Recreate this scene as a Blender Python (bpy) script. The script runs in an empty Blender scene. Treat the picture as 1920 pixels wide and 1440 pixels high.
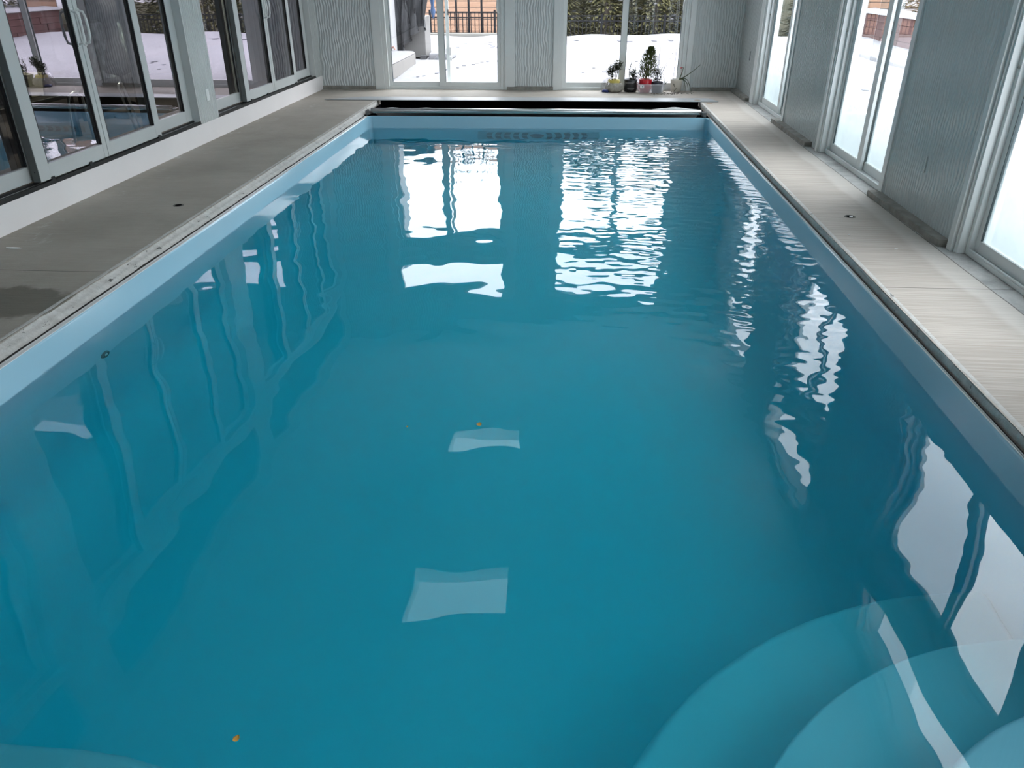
import bpy, math, random
import numpy as np
from mathutils import Vector, Matrix
C = bpy.context.scene
COL = C.collection
PI = math.pi
FILL_W = 10
rnd = random.Random(7)

# ------------------------------------------------------------------ helpers
class MB:
    """collects simple solids into one mesh object"""
    def __init__(s, f=None):
        s.v = []; s.f = []; s.map = f
    def add(s, vs, fs):
        b = len(s.v); s.v += [tuple(p) for p in vs]; s.f += [tuple(i + b for i in f) for f in fs]; return s
    def box(s, x0, x1, y0, y1, z0, z1):
        x0, x1 = min(x0, x1), max(x0, x1); y0, y1 = min(y0, y1), max(y0, y1); z0, z1 = min(z0, z1), max(z0, z1)
        v = [(x, y, z) for z in (z0, z1) for y in (y0, y1) for x in (x0, x1)]
        return s.add(v, [(0, 2, 3, 1), (4, 5, 7, 6), (0, 1, 5, 4), (2, 6, 7, 3), (0, 4, 6, 2), (1, 3, 7, 5)])
    def quad(s, a, b, c, d): return s.add([a, b, c, d], [(0, 1, 2, 3)])
    def tube(s, pts, r, n=8, cap=True):
        pts = [Vector(p) for p in pts]; rs = r if isinstance(r, (list, tuple)) else [r] * len(pts)
        rings = []
        for i, p in enumerate(pts):
            t = (pts[min(i + 1, len(pts) - 1)] - pts[max(i - 1, 0)])
            t = t.normalized() if t.length > 1e-9 else Vector((0, 0, 1))
            a = Vector((0, 0, 1)) if abs(t.z) < .9 else Vector((1, 0, 0))
            u = t.cross(a).normalized(); w = t.cross(u)
            rings.append([p + (u * math.cos(2 * PI * k / n) + w * math.sin(2 * PI * k / n)) * rs[i] for k in range(n)])
        v = [q for R in rings for q in R]; f = []
        for i in range(len(rings) - 1):
            for k in range(n):
                f.append((i * n + k, i * n + (k + 1) % n, (i + 1) * n + (k + 1) % n, (i + 1) * n + k))
        if cap: f.append(tuple(range(n))); f.append(tuple(reversed(range((len(rings) - 1) * n, len(rings) * n))))
        return s.add(v, f)
    def lathe(s, prof, cx, cy, n=24, wob=None, sx=1, sy=1):
        v = []; f = []; m = len(prof)
        for k in range(n):
            a = 2 * PI * k / n
            for j, (r, z) in enumerate(prof):
                rr = r * (wob(a, j, z) if wob else 1)
                v.append((cx + rr * math.cos(a) * sx, cy + rr * math.sin(a) * sy, z))
        for k in range(n):
            for j in range(m - 1):
                f.append((k * m + j, ((k + 1) % n) * m + j, ((k + 1) % n) * m + j + 1, k * m + j + 1))
        return s.add(v, f)
    def prism(s, poly, z0, z1):
        n = len(poly)
        v = [(x, y, z0) for x, y in poly] + [(x, y, z1) for x, y in poly]
        f = [tuple(reversed(range(n))), tuple(range(n, 2 * n))] + [(i, (i + 1) % n, n + (i + 1) % n, n + i) for i in range(n)]
        return s.add(v, f)
    def leaf(s, p, d, L, W, up=Vector((0, 0, 1))):
        p = Vector(p); d = Vector(d).normalized(); u = d.cross(up)
        u = u.normalized() if u.length > 1e-4 else Vector((1, 0, 0))
        m = p + d * L * .5 + up * L * .06
        return s.add([p, m + u * W * .5, p + d * L, m - u * W * .5], [(0, 1, 2, 3)])
    def build(s, name, mat, parent=None, smooth=False, bevel=0, kind=None, label=None, cat=None, seg=2):
        vs = [s.map(*p) for p in s.v] if s.map else s.v
        off = Vector((0, 0, 0)); q = parent
        while q is not None: off += Vector(q.location); q = q.parent
        me = bpy.data.meshes.new(name)
        me.from_pydata([tuple(Vector(p) - off) for p in vs], [], s.f)
        me.validate(); me.update()
        import bmesh
        bm = bmesh.new(); bm.from_mesh(me); bmesh.ops.recalc_face_normals(bm, faces=bm.faces); bm.to_mesh(me); bm.free()
        if smooth:
            for p in me.polygons: p.use_smooth = True
        me.materials.append(mat)
        o = bpy.data.objects.new(name, me); COL.objects.link(o)
        if parent is not None: o.parent = parent
        if bevel:
            b = o.modifiers.new('bevel', 'BEVEL'); b.width = bevel; b.segments = seg; b.limit_method = 'ANGLE'; b.angle_limit = math.radians(50)
            for p in me.polygons: p.use_smooth = True
            o.modifiers.new('wn', 'WEIGHTED_NORMAL').keep_sharp = False
        if kind: o['kind'] = kind
        if label: o['label'] = label
        if cat: o['category'] = cat
        return o

def thing(name, loc, label, cat, group=None, kind=None):
    o = bpy.data.objects.new(name, None); COL.objects.link(o); o.location = loc; o.empty_display_size = .1
    o['label'] = label; o['category'] = cat
    if group: o['group'] = group
    if kind: o['kind'] = kind
    return o

def struct(mb, name, mat, label=None, cat=None, **k):
    return mb.build(name, mat, kind='structure', label=label, cat=cat, **k)

# ------------------------------------------------------------------ materials
def M(name, col, rough=.5, metal=0, spec=.5, **kw):
    m = bpy.data.materials.new(name); m.use_nodes = True
    b = m.node_tree.nodes['Principled BSDF']
    b.inputs['Base Color'].default_value = (*col, 1); b.inputs['Roughness'].default_value = rough
    b.inputs['Metallic'].default_value = metal; b.inputs['Specular IOR Level'].default_value = spec
    for k, v in kw.items(): b.inputs[k.replace('_', ' ')].default_value = v
    return m
def nd(m, t, **kw):
    n = m.node_tree.nodes.new(t)
    for k, v in kw.items(): setattr(n, k, v)
    return n
def lk(m, a, b): m.node_tree.links.new(a, b)
def math_(m, op, a, b=None, c=None, clamp=False):
    n = nd(m, 'ShaderNodeMath', operation=op, use_clamp=clamp)
    for i, q in enumerate((a, b, c)):
        if q is None: continue
        if isinstance(q, (int, float)): n.inputs[i].default_value = q
        else: lk(m, q, n.inputs[i])
    return n.outputs[0]
def pos(m):
    g = nd(m, 'ShaderNodeNewGeometry'); s = nd(m, 'ShaderNodeSeparateXYZ'); lk(m, g.outputs['Position'], s.inputs[0])
    return g.outputs['Position'], s.outputs
def noise(m, vec, scale, detail=3, rough=.5, stretch=None):
    if stretch:
        mp = nd(m, 'ShaderNodeMapping'); mp.inputs['Scale'].default_value = stretch; lk(m, vec, mp.inputs[0]); vec = mp.outputs[0]
    n = nd(m, 'ShaderNodeTexNoise'); n.inputs['Scale'].default_value = scale; n.inputs['Detail'].default_value = detail
    n.inputs['Roughness'].default_value = rough; lk(m, vec, n.inputs['Vector']); return n.outputs[0]
def ramp(m, fac, stops):
    r = nd(m, 'ShaderNodeValToRGB'); e = r.color_ramp.elements
    while len(e) < len(stops): e.new(.5)
    for i, (p, c) in enumerate(stops): e[i].position = p; e[i].color = (*c, 1) if len(c) == 3 else c
    lk(m, fac, r.inputs[0]); return r.outputs[0]
def mix(m, fac, a, b, typ='MIX'):
    n = nd(m, 'ShaderNodeMix', data_type='RGBA', blend_type=typ)
    for sock, q in ((n.inputs[0], fac), (n.inputs[6], a), (n.inputs[7], b)):
        if isinstance(q, (int, float)): sock.default_value = q
        elif isinstance(q, tuple): sock.default_value = (*q, 1)
        else: lk(m, q, sock)
    return n.outputs[2]
def bump(m, h, dist, strength=1):
    b = nd(m, 'ShaderNodeBump'); b.inputs['Distance'].default_value = dist; b.inputs['Strength'].default_value = strength
    lk(m, h, b.inputs['Height']); lk(m, b.outputs[0], m.node_tree.nodes['Principled BSDF'].inputs['Normal']); return b
def base(m, sock): lk(m, sock, m.node_tree.nodes['Principled BSDF'].inputs['Base Color'])
def smooth(m, v, a, b):
    n = nd(m, 'ShaderNodeMapRange', interpolation_type='SMOOTHSTEP'); n.inputs[1].default_value = a; n.inputs[2].default_value = b
    lk(m, v, n.inputs[0]); return n.outputs[0]

def noisy(name, c1, c2, scale, rough=.6, bd=0, bs=None, stretch=None, detail=4, spec=.4, metal=0):
    m = M(name, c1, rough, metal, spec); p, _ = pos(m)
    n = noise(m, p, scale, detail, .6, stretch)
    base(m, ramp(m, n, [(.3, c1), (.7, c2)]))
    if bd: bump(m, noise(m, p, bs or scale * 3, 4, .6, stretch), bd)
    return m

white = noisy('white_vinyl', (.74, .765, .755), (.70, .73, .72), 2, .35)
whitepaint = noisy('white_paint', (.86, .835, .83), (.82, .795, .79), 1.5, .45, .0008, 40)
greyvinyl = M('grey_aluminium', (.12, .135, .13), .4)
doorpaint = noisy('door_paint', (.57, .60, .595), (.53, .56, .555), 2, .35)
black = M('black_rubber', (.008, .009, .01), .5)
ceilm = noisy('ceiling_white', (.80, .82, .82), (.77, .79, .79), 1, .6)
dark = M('dark_void', (.002, .002, .0025), 1, 0, 0)

def siding(name, c):
    m = M(name, c, .15, 0, .65); p, xyz = pos(m)
    s = math_(m, 'ADD', xyz[0], xyz[1])
    mp = nd(m, 'ShaderNodeMapping'); mp.inputs['Scale'].default_value = (5, 5, 4); lk(m, p, mp.inputs[0])
    w = noise(m, mp.outputs[0], 1.0, 2, .5)
    ph = math_(m, 'ADD', math_(m, 'MULTIPLY', s, 2 * PI / .040), math_(m, 'MULTIPLY', w, 15))
    h = math_(m, 'SINE', ph)
    bump(m, h, .0035)
    big = noise(m, p, .8, 2)
    f = math_(m, 'MULTIPLY_ADD', h, .14, .5)
    base(m, mix(m, f, tuple(q * .90 for q in c), tuple(min(1, q * 1.08) for q in c)))
    return m
sidem = siding('textured_siding', (.60, .64, .635))

def concrete(name):
    m = M(name, (.3, .3, .28), .75, 0, .25); p, xyz = pos(m); X, Y, Z = xyz
    n1 = noise(m, p, 1.1, 5, .6); n2 = noise(m, p, 14, 5, .65)
    c = ramp(m, n1, [(.28, (.285, .254, .208)), (.72, (.43, .39, .335))])
    c = mix(m, math_(m, 'MULTIPLY', n2, .35), c, (.40, .39, .37))
    # broom finish, strokes running across the strip
    br = noise(m, p, 1, 3, .7, (1.2, 90, 1))
    right = smooth(m, X, 1.2, 1.8)
    c = mix(m, right, c, mix(m, n1, (.345, .302, .262), (.455, .408, .358)))
    c = mix(m, math_(m, 'MULTIPLY', smooth(m, br, .42, .62), math_(m, 'MULTIPLY_ADD', right, .45, .12)), c, (.57, .52, .465))
    # pale band along the doors and the seam
    wob = math_(m, 'MULTIPLY_ADD', noise(m, p, 1.6, 3), .16, -.08)
    xw = math_(m, 'ADD', X, wob)
    c = mix(m, math_(m, 'MULTIPLY', smooth(m, xw, 2.26, 2.32), .35), c, (.66, .63, .59))
    seam = math_(m, 'MULTIPLY', math_(m, 'LESS_THAN', math_(m, 'ABSOLUTE', math_(m, 'SUBTRACT', math_(m, 'ADD', X, math_(m, 'MULTIPLY', wob, .12)), 2.435)), .004), .75)
    ap = math_(m, 'GREATER_THAN', X, 2.44)
    c = mix(m, ap, c, mix(m, smooth(m, noise(m, p, 3, 6, .7), .35, .65), (.30, .30, .29), (.50, .49, .47)))
    c = mix(m, seam, c, (.07, .065, .06))
    # left strip: chalky stains near the wall, wet patch near the camera
    ch = math_(m, 'MULTIPLY', smooth(m, noise(m, p, 5, 6, .75, (1, .6, 1)), .55, .75), math_(m, 'SUBTRACT', 1, smooth(m, X, -3.85, -3.2)))
    c = mix(m, math_(m, 'MULTIPLY', ch, .95), c, (.62, .62, .60))
    d = math_(m, 'SQRT', math_(m, 'ADD', math_(m, 'POWER', math_(m, 'SUBTRACT', X, -3.05), 2), math_(m, 'MULTIPLY', math_(m, 'POWER', math_(m, 'SUBTRACT', Y, 3.78), 2), 1.6)))
    d = math_(m, 'ADD', d, math_(m, 'MULTIPLY_ADD', noise(m, p, 2.6, 4, .6), .9, -.45))
    wet = math_(m, 'SUBTRACT', 1, smooth(m, d, .26, .36))
    c = mix(m, math_(m, 'MULTIPLY', wet, .68), c, (.10, .092, .07))
    # control joint
    j = math_(m, 'LESS_THAN', math_(m, 'ABSOLUTE', math_(m, 'SUBTRACT', math_(m, 'SUBTRACT', Y, math_(m, 'MULTIPLY', X, .016)), 4.28)), .0045)
    c = mix(m, math_(m, 'MULTIPLY', j, .7), c, (.08, .075, .065))
    base(m, c)
    h = math_(m, 'ADD', math_(m, 'MULTIPLY', br, .5), n2)
    bump(m, h, .003)
    return m
conc = concrete('brushed_concrete')
def copingmat():
    m = M('coping_edge', (.45, .45, .43), .8, 0, .2); p, xyz = pos(m)
    n = noise(m, p, 18, 5, .7); pit = smooth(m, noise(m, p, 10, 4, .7, (1, 1, 2.5)), .62, .7)
    c = ramp(m, n, [(.3, (.44, .43, .405)), (.7, (.62, .615, .59))])
    base(m, mix(m, pit, c, (.10, .10, .095)))
    bump(m, math_(m, 'SUBTRACT', n, math_(m, 'MULTIPLY', pit, .8)), .006); return m
copm = copingmat()
curbm = noisy('curb_concrete', (.20, .195, .175), (.34, .33, .30), 9, .85, .006, 25)
shellm = noisy('pool_gelcoat', (.335, .58, .71), (.32, .565, .695), 1.2, .13, spec=.75)
snowm = noisy('snow', (.25, .247, .258), (.222, .22, .232), .7, .8, .02, 3)
bark = noisy('bark', (.09, .075, .065), (.16, .14, .12), 6, .9, spec=.12)
def wetshell():
    m = shellm; b = m.node_tree.nodes['Principled BSDF']; p, xyz = pos(m)
    under = math_(m, 'LESS_THAN', xyz[2], -.2)
    lk(m, math_(m, 'MULTIPLY_ADD', under, .55, .13), b.inputs['Roughness']); lk(m, math_(m, 'MULTIPLY_ADD', under, -.68, .75), b.inputs['Specular IOR Level'])
wetshell()
pine = noisy('pine_needles', (.065, .062, .026), (.14, .13, .06), 1.5, .8, spec=.12)
leafg = noisy('dark_leaf', (.018, .028, .014), (.06, .075, .035), 20, .5, spec=.12)
conif = noisy('conifer_leaf', (.035, .06, .018), (.12, .14, .05), 30, .6, spec=.12)
woodf = noisy('cedar_board', (.27, .155, .098), (.32, .20, .135), 2.5, .7, stretch=(1, 1, 9))
redm = noisy('red_block', (.075, .032, .03), (.105, .05, .046), 3, .8, .01, 8)
blackm = M('black_metal', (.006, .006, .008), .6, 0, .2)
tarpm = noisy('grey_tarp', (.028, .029, .032), (.05, .05, .054), 3, .45)
chrome = M('chrome', (.85, .85, .84), .30, .8)
alum = M('brushed_aluminium', (.62, .64, .64), .28, 1)
vinylcover = noisy('cover_vinyl', (.62, .63, .62), (.5, .52, .52), 6, .5)
pvc = M('white_track', (.80, .82, .82), .3)

def glass(name, refl, tint, gtint=(1, 1, 1), haze=None):
    m = bpy.data.materials.new(name); m.use_nodes = True; nt = m.node_tree
    for n in list(nt.nodes):
        if n.type != 'OUTPUT_MATERIAL': nt.nodes.remove(n)
    out = nt.nodes[0]
    t = nd(m, 'ShaderNodeBsdfTransparent'); t.inputs[0].default_value = (*tint, 1)
    g = nd(m, 'ShaderNodeBsdfGlossy'); g.inputs['Color'].default_value = (*gtint, 1); g.inputs['Roughness'].default_value = 0
    fr = nd(m, 'ShaderNodeFresnel'); fr.inputs[0].default_value = 1.5
    f = math_(m, 'MULTIPLY_ADD', fr.outputs[0], 1.0, refl - .04, clamp=True)
    gb = nd(m, 'ShaderNodeNewGeometry'); f = math_(m, 'MULTIPLY', f, math_(m, 'SUBTRACT', 1, gb.outputs['Backfacing']))
    mx = nd(m, 'ShaderNodeMixShader'); lk(m, f, mx.inputs[0]); lk(m, t.outputs[0], mx.inputs[1]); lk(m, g.outputs[0], mx.inputs[2])
    s = mx.outputs[0]
    if haze:
        p, xyz = pos(m); h = math_(m, 'ADD', xyz[2], math_(m, 'MULTIPLY_ADD', noise(m, p, 2.2, 4), .5, -.25))
        f = math_(m, 'MULTIPLY', math_(m, 'SUBTRACT', 1, smooth(m, h, .1, haze)), .7)
        d = nd(m, 'ShaderNodeBsdfTranslucent'); d.inputs[0].default_value = (.40, .46, .465, 1)
        df = nd(m, 'ShaderNodeBsdfDiffuse'); df.inputs[0].default_value = (.7, .78, .78, 1)
        a = nd(m, 'ShaderNodeMixShader'); a.inputs[0].default_value = .35; lk(m, d.outputs[0], a.inputs[1]); lk(m, df.outputs[0], a.inputs[2])
        b = nd(m, 'ShaderNodeMixShader'); lk(m, f, b.inputs[0]); lk(m, s, b.inputs[1]); lk(m, a.outputs[0], b.inputs[2]); s = b.outputs[0]
    lk(m, s, out.inputs[0]); return m
clear = glass('clear_glass', .07, (.96, .97, .97))
foggy = glass('condensation_glass', .08, (.94, .96, .96), haze=.85)
lowe = glass('coated_glass', .28, (.62, .64, .63), (.985, .90, 1.0))
darkglass = glass('dark_transom_glass', .12, (.10, .11, .12))
skyglass = glass('frosted_skylight', .05, (.66, .72, .72))
plastic = glass('clear_plastic', .10, (.80, .82, .85))

# ------------------------------------------------------------------ camera (1920x1440, f = 1436 px)
cam = bpy.data.cameras.new('camera'); co = bpy.data.objects.new('camera', cam); COL.objects.link(co)
cam.sensor_fit = 'HORIZONTAL'; cam.sensor_width = 36; cam.lens = 36 * 1436.4 / 1920; cam.clip_start = .05; cam.clip_end = 300
pitch, yaw, roll = [math.radians(a) for a in (28.206, 4.191, -.037)]
F = Vector((-math.sin(yaw) * math.cos(pitch), math.cos(yaw) * math.cos(pitch), -math.sin(pitch)))
Rv = Vector((math.cos(yaw), math.sin(yaw), 0)); U = Rv.cross(F)
r2 = Rv * math.cos(roll) + U * math.sin(roll); u2 = U * math.cos(roll) - Rv * math.sin(roll)
mt = Matrix((r2, u2, -F)).transposed().to_4x4(); mt.translation = (0, 0, 1.6); co.matrix_world = mt
C.camera = co

# ------------------------------------------------------------------ world, sun and added fill lights
w = bpy.data.worlds.new('overcast'); C.world = w; w.use_nodes = True; nt = w.node_tree
bg = nt.nodes['Background']; tc = nt.nodes.new('ShaderNodeTexCoord'); sp = nt.nodes.new('ShaderNodeSeparateXYZ'); rp = nt.nodes.new('ShaderNodeValToRGB')
nt.links.new(tc.outputs['Generated'], sp.inputs[0]); nt.links.new(sp.outputs[2], rp.inputs[0]); nt.links.new(rp.outputs[0], bg.inputs[0])
e = rp.color_ramp.elements; e[0].position = 0; e[0].color = (.80, .805, .85, 1); e[1].position = .6; e[1].color = (1.0, 1.045, 1.13, 1)
bg.inputs[1].default_value = 6.5
for nm, x, z, rot in (('ceiling_fill', -3.1, 2.9, 0), ('ceiling_fill', 1.9, 2.6, 0), ('ceiling_fill', -.95, 2.7, 0)):  # unseen lights added to brighten the ceiling as ambient fill, not fixtures
    l = bpy.data.lights.new(nm, 'AREA'); l.shape = 'RECTANGLE'; l.size = 1.2; l.size_y = 13; l.energy = FILL_W; l.color = (1, .99, .98)
    o = bpy.data.objects.new(nm, l); COL.objects.link(o); o.location = (x, 5.7, z); o.rotation_euler = (PI, 0, 0)
l = bpy.data.lights.new('sun', 'SUN'); l.energy = 4.4; l.angle = math.radians(75); l.color = (1, .985, .99)
o = bpy.data.objects.new('sun', l); COL.objects.link(o); o.rotation_euler = Vector((1, .22, .62)).to_track_quat('Z', 'Y').to_euler()
C.view_settings.view_transform = 'Standard'; C.view_settings.look = 'None'; C.view_settings.exposure = .12

# ------------------------------------------------------------------ frames of the walls: (s along, d outward, z)
def FAR(s, d, z): return (s, 12.66 + .033 * s + d, z)
def RIGHT(s, d, z): return (2.57 + d, s, z)
def LEFT(s, d, z): return (-3.88 - d, s, z)

# ------------------------------------------------------------------ deck
PX0, PX1, PY0 = -2.64, 1.775, .60
CX0, CX1, CY0 = -2.76, 1.815, .33           # coping edge
def pfar(x): return 10.45 + .033 * x        # far rim of the pool
def cfar(x): return 11.45 + .033 * x        # front of the cover lid
XL, XR, YN = -3.90, 2.75, -1.6
mb = MB()
mb.prism([(XL, YN), (CX0, YN), (CX0, 12.9), (XL, 12.9)], -.075, 0)
mb.prism([(CX1, YN), (XR, YN), (XR, 12.9), (CX1, 12.9)], -.075, 0)
mb.prism([(CX0, YN), (CX1, YN), (CX1, CY0), (CX0, CY0)], -.075, 0)
mb.prism([(CX0, cfar(CX0) + .26), (CX1, cfar(CX1) + .26), (CX1, 12.9), (CX0, 12.9)], -.075, 0)
struct(mb, 'floor', conc, 'grey brushed concrete pool deck around the water', 'floor')
# nosing of the coping, one strip on each side
for nm, xa, xb, lab in (('trim_1', CX0 - .05, CX0, 'pale pitted concrete coping edge on the left of the pool'), ('trim_2', CX1, CX1 + .05, 'shaded concrete coping edge on the right of the pool')):
    mb = MB(); n = 120; prof = []
    sgn = 1 if xb == CX0 else -1; xe = CX0 if sgn == 1 else CX1
    for k in range(6):
        a = PI / 2 * k / 5; prof.append((xe - sgn * .018 + sgn * .018 * math.sin(a) + sgn * .004, .0015 - .018 + .018 * math.cos(a)))
    prof = [(xe - sgn * .03, .0015)] + prof + ([(xe + .030, -.025), (xe + .066, -.045), (xe + .03, -.062), (xe - .03, -.075)] if sgn == 1 else [(xe - .006, -.028), (xe - .004, -.042), (xe + .01, -.060), (xe + .03, -.075)])
    y0, y1 = CY0 - .02, (11.37 if sgn == 1 else 11.52); m_ = len(prof); vs = []; fs = []
    rr = random.Random(3)
    for i in range(n + 1):
        for j, (x, z) in enumerate(prof):
            jit = .003 if 1 < j < m_ - 1 else 0
            yq = y0 + (y1 - y0) * i / n
            if yq > 10.42 and sgn == 1: x = xe + (x - xe) * (.25 if x > xe else 1)
            vs.append((x + rr.uniform(-jit, jit), yq, z + rr.uniform(-jit, jit) * .6))
    for i in range(n):
        for j in range(m_ - 1): fs.append((i * m_ + j, i * m_ + j + 1, (i + 1) * m_ + j + 1, (i + 1) * m_ + j))
    mb.add(vs, fs); struct(mb, nm, copm, lab, 'coping', smooth=True)

# ------------------------------------------------------------------ pool shell
pool = thing('swimming_pool', (-.43, 5.4, -1.1), 'long blue fibreglass swimming pool sunk into the concrete deck', 'swimming pool')
def rrect(inset, r, z, n=8):
    x0, x1, y0 = PX0 + inset, PX1 - inset, PY0 + inset; pts = []
    for cx, cy, a0, far in ((x1 - r, None, 0, 1), (x0 + r, None, 90, 1), (x0 + r, y0 + r, 180, 0), (x1 - r, y0 + r, 270, 0)):
        for k in range(n + 1):
            a = math.radians(a0 + 90 * k / n); x = cx + r * math.cos(a)
            y = (pfar(x) - inset - r + r * math.sin(a)) if far else cy + r * math.sin(a)
            pts.append((x, y, z))
    return pts
FZ = -1.50
loops = [rrect(-.010, .04, -.056), rrect(-.008, .05, -.05), rrect(0, .05, -.060), rrect(0, .05, FZ + .35)]
for k in range(1, 9):
    a = PI / 2 * k / 8; loops.append(rrect(.35 * (1 - math.cos(a)), .05 + .35 * (1 - math.cos(a)), FZ + .35 * (1 - math.sin(a))))
loops.append(rrect(1.2, .8, FZ - .01))
mb = MB(); n = len(loops[0]); vs = [p for L in loops for p in L]; fs = []
for i in range(len(loops) - 1):
    for k in range(n): fs.append((i * n + k, i * n + (k + 1) % n, (i + 1) * n + (k + 1) % n, (i + 1) * n + k))
fs.append(tuple(range((len(loops) - 1) * n, len(loops) * n)))
mb.add(vs, fs); sh = mb.build('shell', shellm, pool, smooth=True)
sh.modifiers.new('es', 'EDGE_SPLIT').split_angle = math.radians(40)
def arcpoly(cx, cy, R):
    pts = []
    for k in range(41):
        a = math.radians(88 + 122 * k / 40); x = cx + R * math.cos(a); y = cy + R * math.sin(a)
        if y >= PY0 and x <= PX1: pts.append((x, y))
    return [(PX1 + .0, pts[0][1])] + pts + [(pts[-1][0], PY0), (PX1, PY0)]
for cy, R, z in ((.744, 1.769, -1.0), (.744, 1.363, -.70), (.744, .97, -.41)):
    mb = MB(); mb.prism(arcpoly(PX1, cy, R), FZ, z); mb.build('stair_tread', shellm, pool, bevel=.05, seg=4)
mb = MB()
pl = [(PX0, PY0), (PX0, 1.46)] + [(-1.45 + .95 * math.sin(math.radians(a)), .70 + .77 * math.cos(math.radians(a))) for a in range(0, 91, 9)] + [(-.5, PY0)]
mb.prism(pl, FZ, -.70); mb.build('bench', shellm, pool, bevel=.05, seg=4)
# cover tracks on both rims
for xs3 in (((-2.684, -2.673), (-2.669, -2.6485)), ((1.794, 1.801), (1.7835, 1.7905))):
    for xa, xb in xs3:
        t1 = MB(); t1.add([(xa, PY0 - .1, -.075), (xb, PY0 - .1, -.075), (xb, pfar(xb) - .04, -.075), (xa, pfar(xa) - .04, -.075), (xa, PY0 - .1, -.0475), (xb, PY0 - .1, -.0475), (xb, pfar(xb) - .04, -.0475), (xa, pfar(xa) - .04, -.0475)],
            [(0, 3, 2, 1), (4, 5, 6, 7), (0, 1, 5, 4), (1, 2, 6, 5), (2, 3, 7, 6), (3, 0, 4, 7)]); t1.build('cover_track', pvc, pool, bevel=.002)
mb = MB(); mb.box(-2.80, -2.6525, PY0 - .1, 10.36, -.14, -.056); mb.build('track_gap', black, pool)
mb = MB(); mb.box(1.7865, 1.85, PY0 - .1, 10.5, -.14, -.056); mb.build('track_gap', black, pool)
# round return fitting on the left wall
mb = MB(lambda x, y, z: (-2.638 + z, 3.80 + x, -.55 + y))
mb.lathe([(0, .008), (.016, .008), (.018, .004), (.024, .004), (.026, .012), (.036, .010), (.040, .0)], 0, 0, 20)
mb.build('return_fitting', M('fitting_grey', (.10, .13, .13), .5), pool, smooth=True)
mb = MB(lambda x, y, z: (-2.628 + z, 3.80 + x, -.55 + y)); mb.lathe([(0, .002), (.013, .002), (.015, 0)], 0, 0, 16); mb.build('return_eyeball', pvc, pool, smooth=True)
# wide grille below the water line of the far wall
gx0, gx1, gz0, gz1 = -1.21, .38, -.87, -.40
def GR(x, d, z): return (x, pfar(x) - .005 - d, z)
gm = M('grille_teal', (.16, .34, .42), .5, 0, .1); slot = M('grille_slot', (.001, .006, .009), .9, 0, 0)
mb = MB(GR); mb.box(gx0, gx1, 0, .010, gz0, gz1); gp = mb.build('jet_grille', gm, pool)
mb = MB(GR); zc = -.635
def quadslot(pts): mb.add([(x, .0125, z) for x, z in pts], [tuple(range(len(pts)))])
cx = -.43
quadslot([(cx + .095 * math.cos(a), zc + .13 * math.sin(a)) for a in [2 * PI * k / 20 for k in range(20)]])
for sg in (-1, 1):
    for k in range(5):
        xa = .125 + k * .115
        for za, zb in ((zc + .015, zc + .19), (zc - .19, zc - .015)):
            cur = lambda z: .030 * (1 - ((z - zc) / .2) ** 2) * (1 if k < 5 else 0)
            zs = [za + (zb - za) * t / 4 for t in range(5)]
            inner = [(cx + sg * (xa - .02 + cur(z)), z) for z in zs]; outer = [(cx + sg * (xa + .052 + cur(z)), z) for z in zs]
            quadslot(inner + outer[::-1])
mb.build('slots', slot, gp)

# ------------------------------------------------------------------ water
def watermat():
    m = bpy.data.materials.new('pool_water'); m.use_nodes = True; nt = m.node_tree
    for n in list(nt.nodes):
        if n.type != 'OUTPUT_MATERIAL': nt.nodes.remove(n)
    out = nt.nodes[0]
    g = nd(m, 'ShaderNodeBsdfGlass'); g.inputs['Roughness'].default_value = 0; g.inputs['IOR'].default_value = 1.333; g.inputs[0].default_value = (1, 1, 1, 1)
    lk(m, g.outputs[0], out.inputs[0])
    a = nd(m, 'ShaderNodeVolumeAbsorption'); a.inputs[0].default_value = (.0, .957, .982, 1); a.inputs[1].default_value = WABS
    lk(m, a.outputs[0], out.inputs[1])
    return m
WABS = 1.08
wx0, wx1, wy0 = PX0 - .004, PX1 + .004, PY0 - .004
nx, ny = 300, 680
xs = np.linspace(0, 1, nx); ys = np.linspace(0, 1, ny)
GX, GY = np.meshgrid(wx0 + (wx1 - wx0) * xs, ys); YF = 10.454 + .033 * GX; GY = wy0 + (YF - wy0) * GY
rs = np.random.RandomState(5)
def waves(n, l0, l1, slope, aniso=1.0):
    h = np.zeros_like(GX)
    for i in range(n):
        L = math.exp(rs.uniform(math.log(l0), math.log(l1))); a = rs.uniform(0, 2 * PI); kx = math.cos(a) * aniso; ky = math.sin(a)
        q = math.hypot(kx, ky); kx /= q; ky /= q; k = 2 * PI / L
        h += (slope / k * math.sqrt(2.0 / n)) * np.sin(k * (kx * GX + ky * GY) + rs.uniform(0, 2 * PI))
    return h
d1 = np.sqrt((GX - 1.3) ** 2 + ((GY - 10.0) * .8) ** 2)
m_jet = np.exp(-(d1 / 1.35) ** 2)
m_right = 1 / (1 + np.exp(-(GX + .02 - .12 * (8 - GY)) / .25)) * (1 / (1 + np.exp(-(GY - 3.4) / .5)))
edge_t = np.clip(np.minimum(np.minimum(GX - wx0, wx1 - GX), YF - GY) / .30, .12, 1)
H = waves(26, .40, 1.1, .0075) * edge_t
H += waves(20, .16, .4, .0055) * (.55 + .6 * (1 / (1 + np.exp(-(GY - 4.8) / .8))))
H += waves(40, .07, .18, .030, .35) * m_right
H += waves(30, .055, .13, .055, .5) * m_jet
H += waves(20, .045, .09, .012, .5) * m_right * (GY > 5)
verts = np.stack([GX, GY, -.2 + H], -1).reshape(-1, 3)
idx = np.arange(nx * ny).reshape(ny, nx)
fq = np.stack([idx[:-1, :-1], idx[:-1, 1:], idx[1:, 1:], idx[1:, :-1]], -1).reshape(-1, 4).tolist()
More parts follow.
